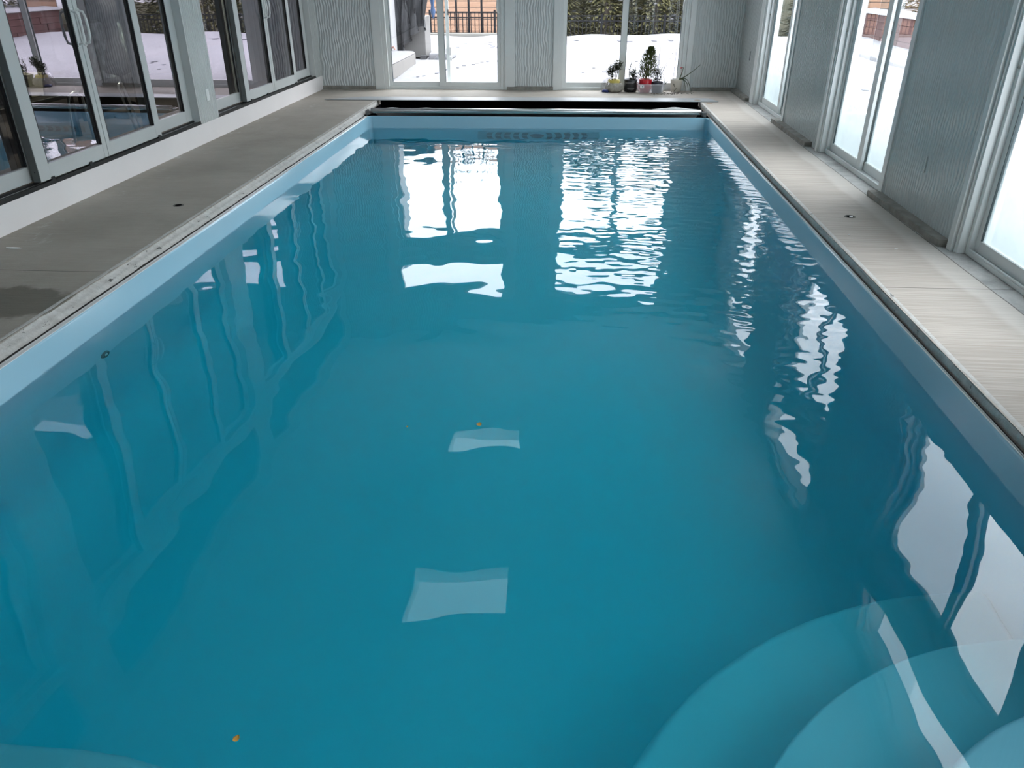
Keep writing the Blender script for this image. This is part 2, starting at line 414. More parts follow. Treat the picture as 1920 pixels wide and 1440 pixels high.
edge = idx[0, :].tolist() + idx[1:, -1].tolist() + idx[-1, :-1][::-1].tolist() + idx[1:-1, 0][::-1].tolist()
nv = len(verts); low = verts[edge].copy(); low[:, 2] = FZ - .06
verts = np.concatenate([verts, low]); ne = len(edge)
for i in range(ne):
    j = (i + 1) % ne; fq.append((edge[j], edge[i], nv + i, nv + j))
fq.append(tuple(nv + i for i in reversed(range(ne))))
me = bpy.data.meshes.new('pool_water'); me.from_pydata(verts.tolist(), [], fq); me.update()
for i, p in enumerate(me.polygons): p.use_smooth = i < (nx - 1) * (ny - 1)
me.materials.append(watermat()); wo = bpy.data.objects.new('pool_water', me); COL.objects.link(wo)
wo['label'] = 'clear teal water filling the pool, rippled at the far right'; wo['category'] = 'water'; wo['kind'] = 'stuff'

# ------------------------------------------------------------------ automatic cover at the far end
cov = thing('pool_cover', (-.4, 10.7, -.1), 'rolled automatic pool cover with aluminium lead bar at the far end', 'pool cover')
def CV(x, d, z): return (x, pfar(x) + d, z)
mb = MB(CV); pts = []
for k in range(12):
    a = 2 * PI * k / 12; pts.append((math.cos(a) * .036, math.sin(a) * .033))
n = len(pts); mb.add([(x, .10 + p, .002 + q) for x in (-2.63, 1.69) for p, q in pts], [(i, (i + 1) % n, n + (i + 1) % n, n + i) for i in range(n)] + [tuple(range(n)), tuple(range(n, 2 * n))])
mb.build('lead_bar', alum, cov, smooth=True)
mb = MB(CV); mb.box(-2.60, 1.67, .062, .075, -.024, -.008); mb.build('bar_reflection', M('bar_teal', (.28, .38, .40), .3, .6), cov, bevel=.004)  # teal strip paints the reflection seen along the lead bar
mb = MB(CV); NX = 90; f_ = lambda x: -.004 + .040 * max(0, 1 - abs(x - 1.35) / .40) + .012 * max(0, 1 - abs(x + .15) / .55) + .016 * max(0, 1 - abs(x + 1.9) / .25) + .018 * max(0, 1 - abs(x + 2.35) / .2)
vs = []; fs = []
for i in range(NX + 1):
    x = -2.62 + 4.3 * i / NX; hh = f_(x)
    for d, z in ((.10, .030), (.125, .026 + hh), (.21, .0 + hh * .8), (.32, -.08), (.6, -.16)): vs.append((x, d, z))
for i in range(NX):
    for j in range(4): fs.append((i * 5 + j, i * 5 + j + 1, i * 5 + j + 6, i * 5 + j + 5))
mb.add(vs, fs); mb.build('folded_fabric', vinylcover, cov, smooth=True)
for xa in (-2.70, 1.70):
    mb = MB(CV); mb.box(xa, xa + .06, .06, .15, -.045, .005); mb.box(xa + .015, xa + .045, .0, .08, -.047, -.03); mb.tube([(xa + .03, .11, 0), (xa + .03, .11, .015)], .012, 10)
    mb.build('end_slider', M('slider', (.2, .2, .2), .35, .7), cov, bevel=.004)
mb = MB(CV); mb.add([CVi for CVi in [(-2.75, 1.16, -.6), (1.81, 1.16, -.6), (1.81, 1.16, .003), (-2.75, 1.16, .003), (-2.75, 1.18, -.6), (1.81, 1.18, -.6), (1.81, 1.18, .003), (-2.75, 1.18, .003)]], [(0, 1, 2, 3), (7, 6, 5, 4), (0, 4, 5, 1), (1, 5, 6, 2), (2, 6, 7, 3), (3, 7, 4, 0)]); mb.box(-2.78, 1.83, .10, 1.32, -.62, -.6); mb.box(-2.78, 1.83, .012, .03, -.6, -.058); mb.box(-2.78, 1.83, .03, .5, -.35, -.33); mb.box(-2.80, -2.78, .10, 1.3, -.6, -.076); mb.box(1.83, 1.85, .1, 1.3, -.6, -.076)
mb.build('recess_lining', dark, cov)
mb = MB(CV); mb.tube([(-2.6, .8, -.3), (1.7, .8, -.3)], .13, 16); mb.build('roll', M('roll', (.004, .0045, .005), .9, 0, .1), cov, smooth=True)
lid = MB(CV)
lid.add([(-3.52, 1.02, .004), (-2.80, 1.0, .004), (2.06, 1.0, .004), (1.97, 1.32, .004), (-3.0, 1.32, .004), (-3.52, 1.02, .012), (-2.80, 1.0, .012), (2.06, 1.0, .012), (1.97, 1.32, .012), (-3.0, 1.32, .012)],
        [(0, 4, 3, 2, 1), (5, 6, 7, 8, 9)] + [(i, (i + 1) % 5, 5 + (i + 1) % 5, 5 + i) for i in range(5)])
lid.build('cover_lid', noisy('lid_grey', (.42, .44, .45), (.36, .385, .40), 2, .35), None, label='flat grey metal lid strip over the cover recess by the far wall', cat='lid')

# ------------------------------------------------------------------ walls
Z3 = lambda X: 3.95 - .125 * (X + 3.88)
mb = MB()      # right wall
pr = [(11.60, 13.1), (8.22, 9.77), (5.03, 6.43), (1.72, 3.10), (-1.7, -.25)]
dr = [(9.77, 11.60), (6.43, 8.22), (3.10, 5.03), (-.25, 1.72)]
for a, b in pr: mb.box(2.52, 2.74, a, b, .0, 3.3)
for a, b in dr: mb.box(2.54, 2.74, a, b, 2.07, 2.36); mb.box(2.54, 2.74, a, b, 2.97, 3.3)
struct(mb, 'wall_right', sidem, 'pale ribbed siding piers of the right wall between the sliding doors', 'wall')
mb = MB(FAR)
for a, b in [(-4.1, -2.96), (-.99, -.24), (1.76, 2.8)]: mb.box(a, b, 0, .17, 0, 4.3)
for a, b in [(-2.96, -.99), (-.24, 1.76)]: mb.box(a, b, 0, .17, 2.06, 2.36); mb.box(a, b, 0, .17, 2.97, 4.3)
struct(mb, 'wall_far', sidem, 'pale ribbed siding of the far end wall around two glass doors', 'wall')
mb = MB(LEFT)
for a, b in [(12.24, 12.60), (8.17, 8.60), (4.10, 4.57), (.05, .50), (-1.7, -1.2)]: mb.box(a, b, 0, .16, .19, 4.2)
for a, b in [(8.60, 12.24), (4.57, 8.17), (.50, 4.10), (-1.2, .05)]: mb.box(a, b, .0, .16, 2.86, 2.98); mb.box(a, b, 0, .16, 3.74, 4.2)
struct(mb, 'wall_left', sidem, 'white house wall with tall sliding doors on the left', 'wall')
mb = MB(LEFT); mb.box(-1.7, 12.60, -.004, .17, -.02, .196); struct(mb, 'baseboard_left', whitepaint, 'white painted curb under the left sliding doors', 'curb')
mb = MB(); mb.box(-4.0, 2.75, -1.75, -1.6, 0, 4.2); struct(mb, 'wall_near', sidem, 'pale siding wall behind the viewer', 'wall')
# ceiling with two skylight openings
SK = [(-1.50, -.46, 5.42, 6.22), (-1.50, -.46, 8.50, 9.15)]
mb = MB(); xs_ = [-4.1, -1.50, -.46, 2.75]; ys_ = [-1.75, 5.42, 6.22, 8.50, 9.15, 13.1]
for i in range(3):
    for j in range(5):
        if i == 1 and j in (1, 3): continue
        a, b, c_, d = xs_[i], xs_[i + 1], ys_[j], ys_[j + 1]
        v = [(x, y, Z3(x) + t) for t in (0, .2) for x, y in ((a, c_), (b, c_), (b, d), (a, d))]
        mb.add(v, [(0, 3, 2, 1), (4, 5, 6, 7), (0, 1, 5, 4), (1, 2, 6, 5), (2, 3, 7, 6), (3, 0, 4, 7)])
struct(mb, 'ceiling', ceilm, 'white sloping ceiling above the pool', 'ceiling')
wn = 0
for a, b, c_, d in SK:
    wn += 1; t = thing('window_%d' % wn, ((a + b) / 2, (c_ + d) / 2, Z3((a + b) / 2)), 'skylight in the sloping ceiling, %s one' % ('nearer' if wn == 1 else 'farther'), 'skylight', kind='structure')
    mb = MB(lambda x, y, z: (x, y, Z3(x) + z))
    for q in ((a - .03, a + .02, c_, d), (b - .02, b + .03, c_, d), (a, b, c_ - .03, c_ + .02), (a, b, d - .02, d + .03)): mb.box(*q, -.012, .21)
    mb.build('frame', whitepaint, t)
    mb = MB(lambda x, y, z: (x, y, Z3(x) + z)); mb.box(a + .015, b - .015, c_ + .015, d - .015, .15, .158); mb.build('glass', skyglass, t)

# curbs below the siding
bn = 0
def curb(mb, name, lab): return struct(mb, name, curbm, lab, 'curb', bevel=.008)
for i, (a, b) in enumerate([(11.66, 12.75), (8.43, 9.93), (5.10, 6.44), (1.8, 3.1)]):
    mb = MB(); N = 24; rr = random.Random(i); vs = []; fs = []
    for k in range(N + 1):
        y = a + (b - a) * k / N; j = rr.uniform(-.006, .006); xf = 2.447 - .012 * (k / N)
        vs += [(xf + j, y, -.002), (xf + j * .6, y, .044 + j * .4), (2.53, y, .046), (2.53, y, -.002)]
    for k in range(N):
        for q in range(3): fs.append((k * 4 + q, k * 4 + q + 1, k * 4 + q + 5, k * 4 + q + 4))
    fs += [(0, 1, 2, 3), (N * 4 + 3, N * 4 + 2, N * 4 + 1, N * 4)]
    mb.add(vs, fs); struct(mb, 'baseboard_right_%d' % (i + 1), curbm, 'rough grey concrete curb under the %s right-hand pier' % ['farthest', 'middle', 'nearest visible', 'near unseen'][i], 'curb')
for i, (a, b) in enumerate([(-3.88, -3.05), (-1.0, -.285), (1.84, 2.46)]):
    mb = MB(FAR); rr = random.Random(40 + i); N = 16; vs = []; fs = []
    for k in range(N + 1):
        x = a + (b - a) * k / N; j = rr.uniform(-.004, .004)
        vs += [(x, -.035 + j, -.002), (x, -.033 + j, .046 + j), (x, .01, .052), (x, .01, -.002)]
    for k in range(N):
        for q in range(3): fs.append((k * 4 + q, k * 4 + q + 1, k * 4 + q + 5, k * 4 + q + 4))
    fs += [(0, 1, 2, 3), (N * 4 + 3, N * 4 + 2, N * 4 + 1, N * 4)]
    mb.add(vs, fs); struct(mb, 'baseboard_far_%d' % (i + 1), curbm, 'rough grey curb at the foot of the far wall, %s' % ['left end', 'between the two doors', 'right corner'][i], 'curb')

# ------------------------------------------------------------------ vinyl two-panel sliding doors
tn = [2]; dn = [0]
def casing(fr, s0, s1, wid, top, d0=-.02, inner=.035, lab=''):
    """stepped casing board around door and transom"""
    tn[0] += 1; mb = MB(fr)
    for a, b, q in ((s0 - wid, s0 - inner, 0), (s0 - inner, s0, .018), (s1, s1 + inner, .018), (s1 + inner, s1 + wid, 0)):
        mb.box(a, b, d0 + q, d0 + q + .06, 0, top)
    for z0, z1 in ((2.06, 2.12), (2.31, 2.37), (2.95, 3.02)): mb.box(s0 - wid + .002, s1 + wid - .002, d0 + .002, d0 + .055, z0, z1)
    return struct(mb, 'trim_%d' % tn[0], white, lab, 'trim', bevel=.003)
def vinyl_door(fr, s0, s1, sm0, sm1, lab, base_pt, gm_, handle_side=None, first_in=False, zb=.0, dg=.05):
    """s0..s1 frame, sm0..sm1 meeting stile; panel A = low s, panel B = high s"""
    dn[0] += 1; t = thing('door_%d' % dn[0], base_pt, lab, 'sliding glass door', kind='structure')
    fw = .035; T = 2.05
    mb = MB(fr); mb.box(s0, s0 + fw, 0, .13, zb, T); mb.box(s1 - fw, s1, 0, .13, zb, T); mb.box(s0 + fw, s1 - fw, 0, .13, T - .05, T); mb.box(s0 + fw, s1 - fw, 0, .13, zb, .032); mb.box(s0 + fw, s1 - fw, 0, .012, .032, .045)
    mb.build('frame', white, t, bevel=.003)
    for (a, b, dd, nm) in ((s0 + fw, sm1, dg if not first_in else dg - .035, 'fixed_panel'), (sm0, s1 - fw, dg - .035 if not first_in else dg, 'sliding_panel')):
        sw = .048; swm = sm1 - sm0
        wl = sw if a == s0 + fw else swm; wr = sw if b == s1 - fw else swm
        mb = MB(fr); mb.box(a, a + wl, dd, dd + .03, .033, T - .05); mb.box(b - wr, b, dd, dd + .03, .033, T - .05)
        mb.box(a + wl, b - wr, dd, dd + .03, .033, .108); mb.box(a + wl, b - wr, dd, dd + .03, T - .12, T - .05)
        p = mb.build(nm, white, t, bevel=.003)
        mb = MB(fr); mb.box(a + wl - .004, b - wr + .004, dd + .013, dd + .017, .105, T - .115); mb.build('glass', gm_, p)
        mb = MB(fr); z0, z1, a0, b0 = .108, T - .12, a + wl, b - wr; g_ = .006
        for q in ((a0, a0 + g_, z0, z1), (b0 - g_, b0, z0, z1)): mb.box(q[0], q[1], dd + .002, dd + .028, q[2], q[3])
        mb.build('gasket', M_gask, p)
        if handle_side == nm:
            hx = b - sw * .45 if fr is not RIGHT else a + sw * .5
            mb = MB(fr); mb.tube([(hx, dd, 1.06), (hx - .02, dd - .035, 1.09), (hx - .028, dd - .042, 1.17), (hx - .02, dd - .035, 1.25), (hx, dd, 1.28)], .011, 8)
            mb.build('handle', white, p, smooth=True)
    return t
M_gask = M('dark_gasket', (.05, .075, .08), .5)
vinyl_door(FAR, -2.87, -1.06, -2.05, -1.955, 'white sliding glass door on the left of the far wall, footprints in snow beyond', (-1.96, 12.6, 0), clear, 'sliding_panel')
d2 = vinyl_door(FAR, -.185, 1.69, .72, .805, 'white sliding glass door on the right of the far wall, behind the potted plants', (.75, 12.7, 0), clear, 'sliding_panel')
casing(FAR, -2.87, -1.06, .175, 3.0, lab='white stepped casing of the left far door')
casing(FAR, -.185, 1.69, .11, 3.0, inner=.03, lab='white stepped casing of the right far door')
for s0, s1, w_ in ((9.70, 11.37, 'farthest sliding door in the right wall'), (6.40, 8.13, 'middle sliding door in the right wall, red wall outside'), (3.10, 4.97, 'nearest sliding door in the right wall, cut by the picture edge'), (-.25, 1.66, 'sliding door in the right wall beside the viewer')):
    c_ = {9.70: (10.35, 10.43), 6.40: (7.20, 7.30), 3.10: (3.98, 4.07), -.25: (.68, .77)}[s0]
    vinyl_door(RIGHT, s0, s1, c_[0], c_[1], 'white ' + w_, (2.6, (s0 + s1) / 2, 0), foggy, None, first_in=False, dg=.07)
    dd_ = bpy.data.objects['door_%d' % dn[0]]
    mb = MB(RIGHT); mb.lathe([(0, .008), (.006, .008), (.009, .003), (.011, 0)], 0, 0, 12); mb.map = lambda x, y, z, s1=s1: (2.57 - .0 - z, s1 - .018 + x * .8, 1.12 + y); mb.build('lock', M('lock_grey', (.3, .3, .28), .4), dd_, smooth=True)
# the face jamb and casing of each right-hand door (far-end side only shows)
for s0, s1 in ((9.77, 11.37), (6.43, 8.13), (3.10, 4.97), (-.25, 1.66)):
    tn[0] += 1; mb = MB(RIGHT)
    wid = .23 if s1 > 11 else (.29 if s1 > 8 else .10)
    if s1 < 9: wid = .10
    mb.box(s1 + .045, s1 + wid, -.075, -.02, 0, 3.0); mb.box(s1, s1 + .045, -.05, .02, 0, 3.0); mb.box(s1 + .018, s1 + .030, -.058, -.04, 0, 3.0)
    mb.box(s0 - .07, s0 + .006, -.062, .10, 0.0, 3.0)
    for z0, z1 in ((2.05, 2.11), (2.31, 2.37), (2.95, 3.02)): mb.box(s0, s1, -.045, .02, z0, z1)
    struct(mb, 'trim_%d' % tn[0], white, 'white casing of a right-hand sliding door, %s' % {11.37: 'farthest', 8.13: 'middle', 4.97: 'nearest', 1.66: 'beside the viewer'}[s1], 'trim', bevel=.003)
# transoms
for fr, s0, s1, lab in ((FAR, -2.87, -1.06, 'transom over the left far door'), (FAR, -.185, 1.69, 'transom over the right far door'), (RIGHT, 9.77, 11.5, 'transom over the farthest right-hand door'), (RIGHT, 6.43, 8.2, 'transom over the middle right-hand door'), (RIGHT, 3.1, 5.0, 'transom over the nearest right-hand door'), (RIGHT, -.25, 1.7, 'transom over the right-hand door beside the viewer')):
    wn += 1; p0 = fr((s0 + s1) / 2, .05, 2.36); t = thing('window_%d' % wn, p0, lab, 'window', kind='structure')
    mb = MB(fr); mb.box(s0, s0 + .045, 0, .1, 2.36, 2.97); mb.box(s1 - .045, s1, 0, .1, 2.36, 2.97); mb.box(s0 + .045, s1 - .045, 0, .1, 2.36, 2.41); mb.box(s0 + .045, s1 - .045, 0, .1, 2.92, 2.97); mb.build('frame', white, t)
    mb = MB(fr); mb.box(s0 + .04, s1 - .04, .05, .056, 2.405, 2.925); mb.build('glass', clear, t)
# outside screen stile with latch on the left far door
mb = MB(FAR); mb.box(-1.945, -1.895, .150, .172, .03, 2.0); sc = mb.build('screen_stile', white, bpy.data.objects['door_1'], bevel=.003)
mb = MB(FAR); mb.box(-1.905, -1.893, .142, .150, 1.04, 1.12); mb.build('screen_pull', black, sc)
mb = MB(FAR); mb.box(-1.96, -1.93, .135, .15, .50, .58); mb.box(-1.90, -1.868, .135, .19, .48, .60); mb.box(-1.95, -1.87, .172, .19, .40, .46); mb.build('screen_latch', whitepaint, sc, bevel=.004)

# ------------------------------------------------------------------ the tall four-panel doors in the left wall
def left_door(s0, s1, sm, lab):
    dn[0] += 1; t = thing('door_%d' % dn[0], (-3.95, (s0 + s1) / 2, .19), lab, 'sliding glass door', kind='structure')
    T = 2.86
    mb = MB(LEFT); mb.box(s0, s0 + .02, .0, .15, .2, T); mb.box(s1 - .02, s1, .0, .15, .2, T); mb.box(s0, s1, 0.005, .15, T - .05, T); mb.build('frame', doorpaint, t, bevel=.003)
    mb = MB(LEFT); mb.box(s0 + .01, s1 - .01, .0, .15, .1955, .206); mb.box(s0 + .01, s1 - .01, .0, .008, .206, .226); mb.box(s0 + .01, s1 - .01, .07, .08, .2, .232); mb.build('floor_track', black, t)
    mb = MB(LEFT); mb.box(s0 + .02, s1 - .02, .040, .050, .206, .222); mb.build('track_rail', alum, t)
    q = (s1 - s0) / 4
    spans = [(s0 + .02, s0 + q + .03, .085, 'fixed_panel'), (s0 + q - .04, sm - .004, .005, 'sliding_panel'), (sm + .004, s1 - q + .04, .005, 'sliding_panel'), (s1 - q - .03, s1 - .02, .085, 'fixed_panel')]
    for i, (a, b, dd, nm) in enumerate(spans):
        th = .05; z0 = .236; st = .085
        if nm == 'sliding_panel': wl, wr = (.13, .055) if i == 1 else (.055, .10)
        else: wl, wr = (.09, .06) if i == 0 else (.06, .13)
        mb = MB(LEFT); mb.box(a, a + wl, dd, dd + th, z0, T - .05); mb.box(b - wr, b, dd, dd + th, z0, T - .05); mb.box(a + wl, b - wr, dd + .001, dd + th, z0, .345); mb.box(a + wl, b - wr, dd + .001, dd + th, T - .14, T - .05)
        p = mb.build(nm, doorpaint, t, bevel=.003)
        mb = MB(LEFT); mb.box(a + wl - .005, b - wr + .005, dd + .022, dd + .028, .34, T - .135); mb.build('glass', lowe, p)
        mb = MB(LEFT)
        for u, v in ((a + wl, a + wl + .010), (b - wr - .010, b - wr)): mb.box(u, v, dd + .003, dd + .02, .345, T - .14)
        mb.build('gasket', black, p)
        if i == 1:
            mb = MB(LEFT); mb.box(a - .006, a + .0, dd - .0, dd + .055, z0 + .002, T - .06); mb.build('edge_channel', greyvinyl, p)
            mb = MB(LEFT); mb.map = lambda x, y, z, a=a: (-3.885 - .028 + x, a - .0065 - z, .31 + y); mb.lathe([(0, .001), (.004, .001), (.005, 0)], 0, 0, 8); mb.build('screw', black, p)
        if nm == 'sliding_panel':
            hx = sm - .045 if i == 1 else sm + .045
            mb = MB(LEFT); pts = [(hx, dd - .004, 1.105), (hx, dd - .040, 1.115), (hx, dd - .052, 1.16), (hx, dd - .056, 1.225), (hx, dd - .052, 1.29), (hx, dd - .040, 1.335), (hx, dd - .004, 1.345)]
            mb.tube(pts, .0105, 8); mb.box(hx - .015, hx + .015, dd - .006, dd, 1.09, 1.36); mb.build('handle', white, p, smooth=False)
            for u in ((a + .12, b - .3) if i == 1 else (b - .08,)):
                mb = MB(LEFT); mb.box(u, u + .04, dd - .006, dd + .02, .206, .25); mb.build('roller_guide', black, p)
    return t
left_door(8.60, 12.24, 10.45, 'tall four-panel sliding door at the far end of the left wall')
left_door(4.57, 8.17, 6.365, 'tall four-panel sliding door in the left wall with chrome rails behind it')
left_door(.50, 4.10, 2.30, 'tall four-panel sliding door in the left wall beside the viewer')
for s0, s1, lab in ((8.60, 12.24, 'dark clerestory pane over the far left-wall door'), (4.57, 8.17, 'dark clerestory pane over the middle left-wall door'), (.50, 4.10, 'dark clerestory pane over the left-wall door beside the viewer')):
    wn += 1; t = thing('window_%d' % wn, LEFT((s0 + s1) / 2, .05, 2.98), lab, 'window', kind='structure')
    mb = MB(LEFT); mb.box(s0, s0 + .05, 0, .1, 2.98, 3.74); mb.box(s1 - .05, s1, 0, .1, 2.98, 3.74); mb.box(s0 + .05, s1 - .05, 0, .1, 2.98, 3.03); mb.box(s0 + .05, s1 - .05, 0, .1, 3.69, 3.74); mb.build('frame', doorpaint, t)
    mb = MB(LEFT); mb.box(s0 + .045, s1 - .045, .05, .056, 3.025, 3.695); mb.build('glass', darkglass, t)

# ------------------------------------------------------------------ room behind the left doors
rm = noisy('room_wall', (.075, .08, .078), (.055, .06, .058), 1, .8); rf = noisy('room_floor', (.10, .085, .08), (.15, .13, .12), 2, .5, stretch=(8, .6, 1))
mb = MB(); mb.box(-9.2, -4.05, -1.7, 12.9, .05, .19); struct(mb, 'floor_house', rf, 'dark floor of the room behind the left doors', 'floor')
mb = MB(); mb.box(-9.3, -9.2, -1.7, 12.9, .1, 4.4); mb.box(-9.2, -4.05, 12.75, 12.9, .1, 4.4); mb.box(-9.2, -4.05, -1.75, -1.6, .1, 4.4); struct(mb, 'wall_house', rm, 'dim wall of the room behind the left doors', 'wall')
mb = MB(); mb.box(-9.3, -4.04, -1.75, 12.9, 4.3, 4.4); struct(mb, 'ceiling_house', rm, 'ceiling of the room behind the left doors', 'ceiling')
l = bpy.data.lights.new('room_fill', 'AREA'); l.shape = 'DISK'; l.size = .2; l.energy = 150; l.color = (1, .95, .84)  # unseen fill light added behind the pier to brighten the room's contents
o = bpy.data.objects.new('room_fill', l); COL.objects.link(o); o.location = (-4.10, 8.39, 2.3); o.rotation_euler = (0, math.radians(75), 0)
def rail(pts, lab):
    t = thing('grab_rail', (-4.3, (pts[0][0] + pts[-1][0]) / 2, .19), lab, 'rail', group='chrome rails behind the left doors')
    mb = MB(); mb.tube([(-4.3 - .004 * i, y, z) for i, (y, z) in enumerate(pts)], .011, 10); mb.build('tube', chrome, t, smooth=True)
    for i in (0, len(pts) - 1):
        mb = MB(); mb.lathe([(0, .205), (.025, .205), (.030, .192), (0, .192)], -4.3 - .004 * i, pts[i][0], 14); mb.build('flange', chrome, t, smooth=True)
rail([(7.62, .20), (7.54, .43), (7.475, .62), (7.49, .66), (7.53, .68), (7.57, .665), (7.60, .62), (7.68, .42), (7.76, .20)], 'narrow chrome inverted U rail behind the left door, right of the pull handles')
rail([(6.58, .20), (6.61, .42), (6.65, .62), (6.69, .67), (6.76, .69), (6.84, .68), (6.89, .64), (6.91, .42), (6.93, .20)], 'wider chrome inverted U rail behind the left door, left of the pull handles')
t = thing('side_table', (-5.1, 6.9, .19), 'low dark table behind the left door holding a tan pot', 'table')
dw = M('dark_wood', (.03, .025, .022), .5)
mb = MB(); mb.box(-5.4, -4.75, 6.3, 7.5, .56, .60); mb.build('tabletop', dw, t, bevel=.006)
for x in (-5.35, -4.8):
    for y in (6.35, 7.45): mb = MB(); mb.box(x - .02, x + .02, y - .02, y + .02, .192, .56); mb.build('leg', dw, t)
t = thing('potted_plant', (-4.98, 7.12, .60), 'tan square pot with a sparse dark plant on the low table indoors', 'potted plant')
mb = MB(); mb.add([(-4.98 + a * r, 7.12 + b * r, z) for z, r in ((.602, .09), (.80, .115)) for a, b in ((-1, -1), (1, -1), (1, 1), (-1, 1))], [(0, 1, 2, 3), (4, 5, 6, 7), (0, 1, 5, 4), (1, 2, 6, 5), (2, 3, 7, 6), (3, 0, 4, 7)])
mb.build('pot', M('tan_clay', (.42, .38, .28), .7), t, bevel=.006)
mb = MB(); rr = random.Random(2)
for k in range(40): mb.leaf((-4.98 + rr.uniform(-.06, .06), 7.12 + rr.uniform(-.06, .06), .80 + rr.uniform(0, .12)), (rr.uniform(-1, 1), rr.uniform(-1, 1), rr.uniform(-.2, 1)), .07, .03)
mb.build('foliage', leafg, t)
t = thing('sewing_machine', (-5.2, 6.85, .60), 'white boxy machine with an arm on the low table indoors', 'appliance')
wm = M('cream_plastic', (.74, .74, .68), .4)
mb = MB(); mb.box(-5.32, -5.10, 6.62, 7.02, .602, .66); mb.build('base', wm, t, bevel=.01)
mb = MB(); mb.box(-5.3, -5.12, 6.66, 6.92, .90, 1.06); mb.box(-5.3, -5.12, 6.82, 6.94, .66, .92); mb.box(-5.27, -5.2, 6.93, 6.96, .95, 1.12); mb.build('arm', wm, t, bevel=.02)
t = thing('tote_bag', (-4.9, 6.72, .60), 'black soft bag slumped beside the tan pot indoors', 'bag')
mb = MB(); mb.lathe([(0, .602), (.10, .602), (.13, .66), (.12, .74), (.07, .80), (.0, .80)], -4.92, 6.78, 14, lambda a, j, z: 1 + .18 * math.sin(3 * a + j)); mb.build('body', M('black_fabric', (.012, .012, .014), .9), t, smooth=True)
mb = MB(); mb.tube([(-4.92, 6.72, .78), (-4.92, 6.74, .88), (-4.92, 6.82, .88), (-4.92, 6.84, .78)], .008, 6); mb.build('strap', black, t)
# patterned fabric panel and the dark draped form
pm = M('floral_fabric', (.13, .16, .155), .8); p, xyz = pos(pm)
vo = nd(pm, 'ShaderNodeTexVoronoi', feature='SMOOTH_F1'); vo.inputs['Scale'].default_value = 13; lk(pm, p, vo.inputs['Vector'])
base(pm, ramp(pm, math_(pm, 'ADD', vo.outputs[0], math_(pm, 'MULTIPLY_ADD', noise(pm, p, 25, 3), .4, -.2)), [(.30, (.50, .58, .55)), (.52, (.08, .10, .10))]))
mb = MB(); N = 40; vs = []; fs = []
for k in range(N + 1):
    y = 8.30 + 1.12 * k / N; x = -5.2 + .010 * math.sin(k * 1.1)
    vs += [(x, y, .56), (x, y, 1.13)]
for k in range(N): fs.append((2 * k, 2 * k + 2, 2 * k + 3, 2 * k + 1))
mb.add(vs, fs)
t = thing('folding_screen', (-5.2, 8.86, .19), 'low screen covered in grey floral fabric behind the left door', 'screen')
mb.build('fabric', pm, t, smooth=True)
mb = MB(); mb.box(-5.24, -5.16, 8.27, 8.31, .192, 1.15); mb.box(-5.24, -5.16, 9.41, 9.45, .192, 1.15); mb.box(-5.23, -5.17, 8.31, 9.41, 1.13, 1.15); mb.box(-5.23, -5.17, 8.31, 9.41, .52, .56); mb.build('frame', dw, t)
t = thing('dress_form', (-4.9, 8.62, .19), 'dark draped garment on a stand in front of the floral screen', 'dress form')
mb = MB(); mb.lathe([(.05, .62), (.20, .66), (.16, .8), (.09, 1.0), (.10, 1.14), (.22, 1.2), (.25, 1.32), (.2, 1.5), (.1, 1.58), (0, 1.6)], -4.9, 8.62, 20, lambda a, j, z: 1 + .06 * math.sin(5 * a), .6, 1); mb.build('garment', M('charcoal_cloth', (.022, .022, .028), .9), t, smooth=True)
mb = MB(); mb.tube([(-4.9, 8.62, .2), (-4.9, 8.62, .66)], .018, 8); mb.lathe([(0, .215), (.16, .205), (.17, .192), (0, .192)], -4.9, 8.62, 16); mb.build('stand', black, t)
mb = MB(); N = 60; vs = []; fs = []
for k in range(N + 1):
    y = 12.0 + 3.3 * k / N - .0; y = 10.9 + 1.5 * k / N; x = -4.55 + .05 * math.sin(k * .9)
    vs += [(x, y, .22), (x, y, 2.9)]
for k in range(N): fs.append((2 * k, 2 * k + 2, 2 * k + 3, 2 * k + 1))
mb.add(vs, fs); mb.build('curtain', noisy('grey_curtain', (.17, .19, .19), (.11, .12, .12), 2, .9), None, smooth=True, label='grey pleated curtain hanging inside the far left-wall door', cat='curtain')

# ------------------------------------------------------------------ small fittings
def plate(fr, s, z, d, lab, w_=.036, h=.058, m_=white):
    p0 = fr(s, d, z); t = thing('outlet_cover', p0, lab, 'outlet cover')
    mb = MB(fr); mb.box(s - w_, s + w_, d - .006, d, z - h, z + h); mb.build('plate', m_, t, bevel=.003)
    mb = MB(fr)
    mb.box(s - .016, s + .016, d - .0075, d - .005, z - .034, z + .034)
    mb.build('sockets', m_, t, bevel=.001)
plate(LEFT, 8.42, .455, 0, 'white outlet cover low on the white pier between the left doors')
plate(RIGHT, 5.74, .405, -.05, 'grey outlet cover low on the nearest right-hand pier', m_=sidem)
mb = MB(RIGHT); mb.box(12.02, 12.05, -.056, -.05, .50, .62); mb.build('wall_switch', greyvinyl, None, label='narrow slot cover on the right wall near the far corner', cat='wall cover')
def anchor(x, y, lab, chip=False):
    t = thing('deck_anchor', (x, y, 0), lab, 'deck anchor')
    mb = MB(); mb.lathe([(0, .0015), (.026, .0015), (.030, .0025)], x, y, 20); mb.build('hole', dark, t)
    mb = MB(); mb.lathe([(.027, .001), (.029, .004), (.037, .004), (.041, .0005)], x, y, 20); mb.build('rim', noisy('rim_grey', (.16, .155, .14), (.1, .1, .09), 20, .7), t, smooth=True)
    if chip:
        mb = MB(); mb.lathe([(0, .008), (.010, .007), (.013, .002)], x + .006, y - .012, 8, lambda a, j, z: 1 + .3 * math.sin(3 * a)); mb.build('plug', pvc, t)
anchor(-3.035, 5.735, 'small dark anchor hole in the left deck')
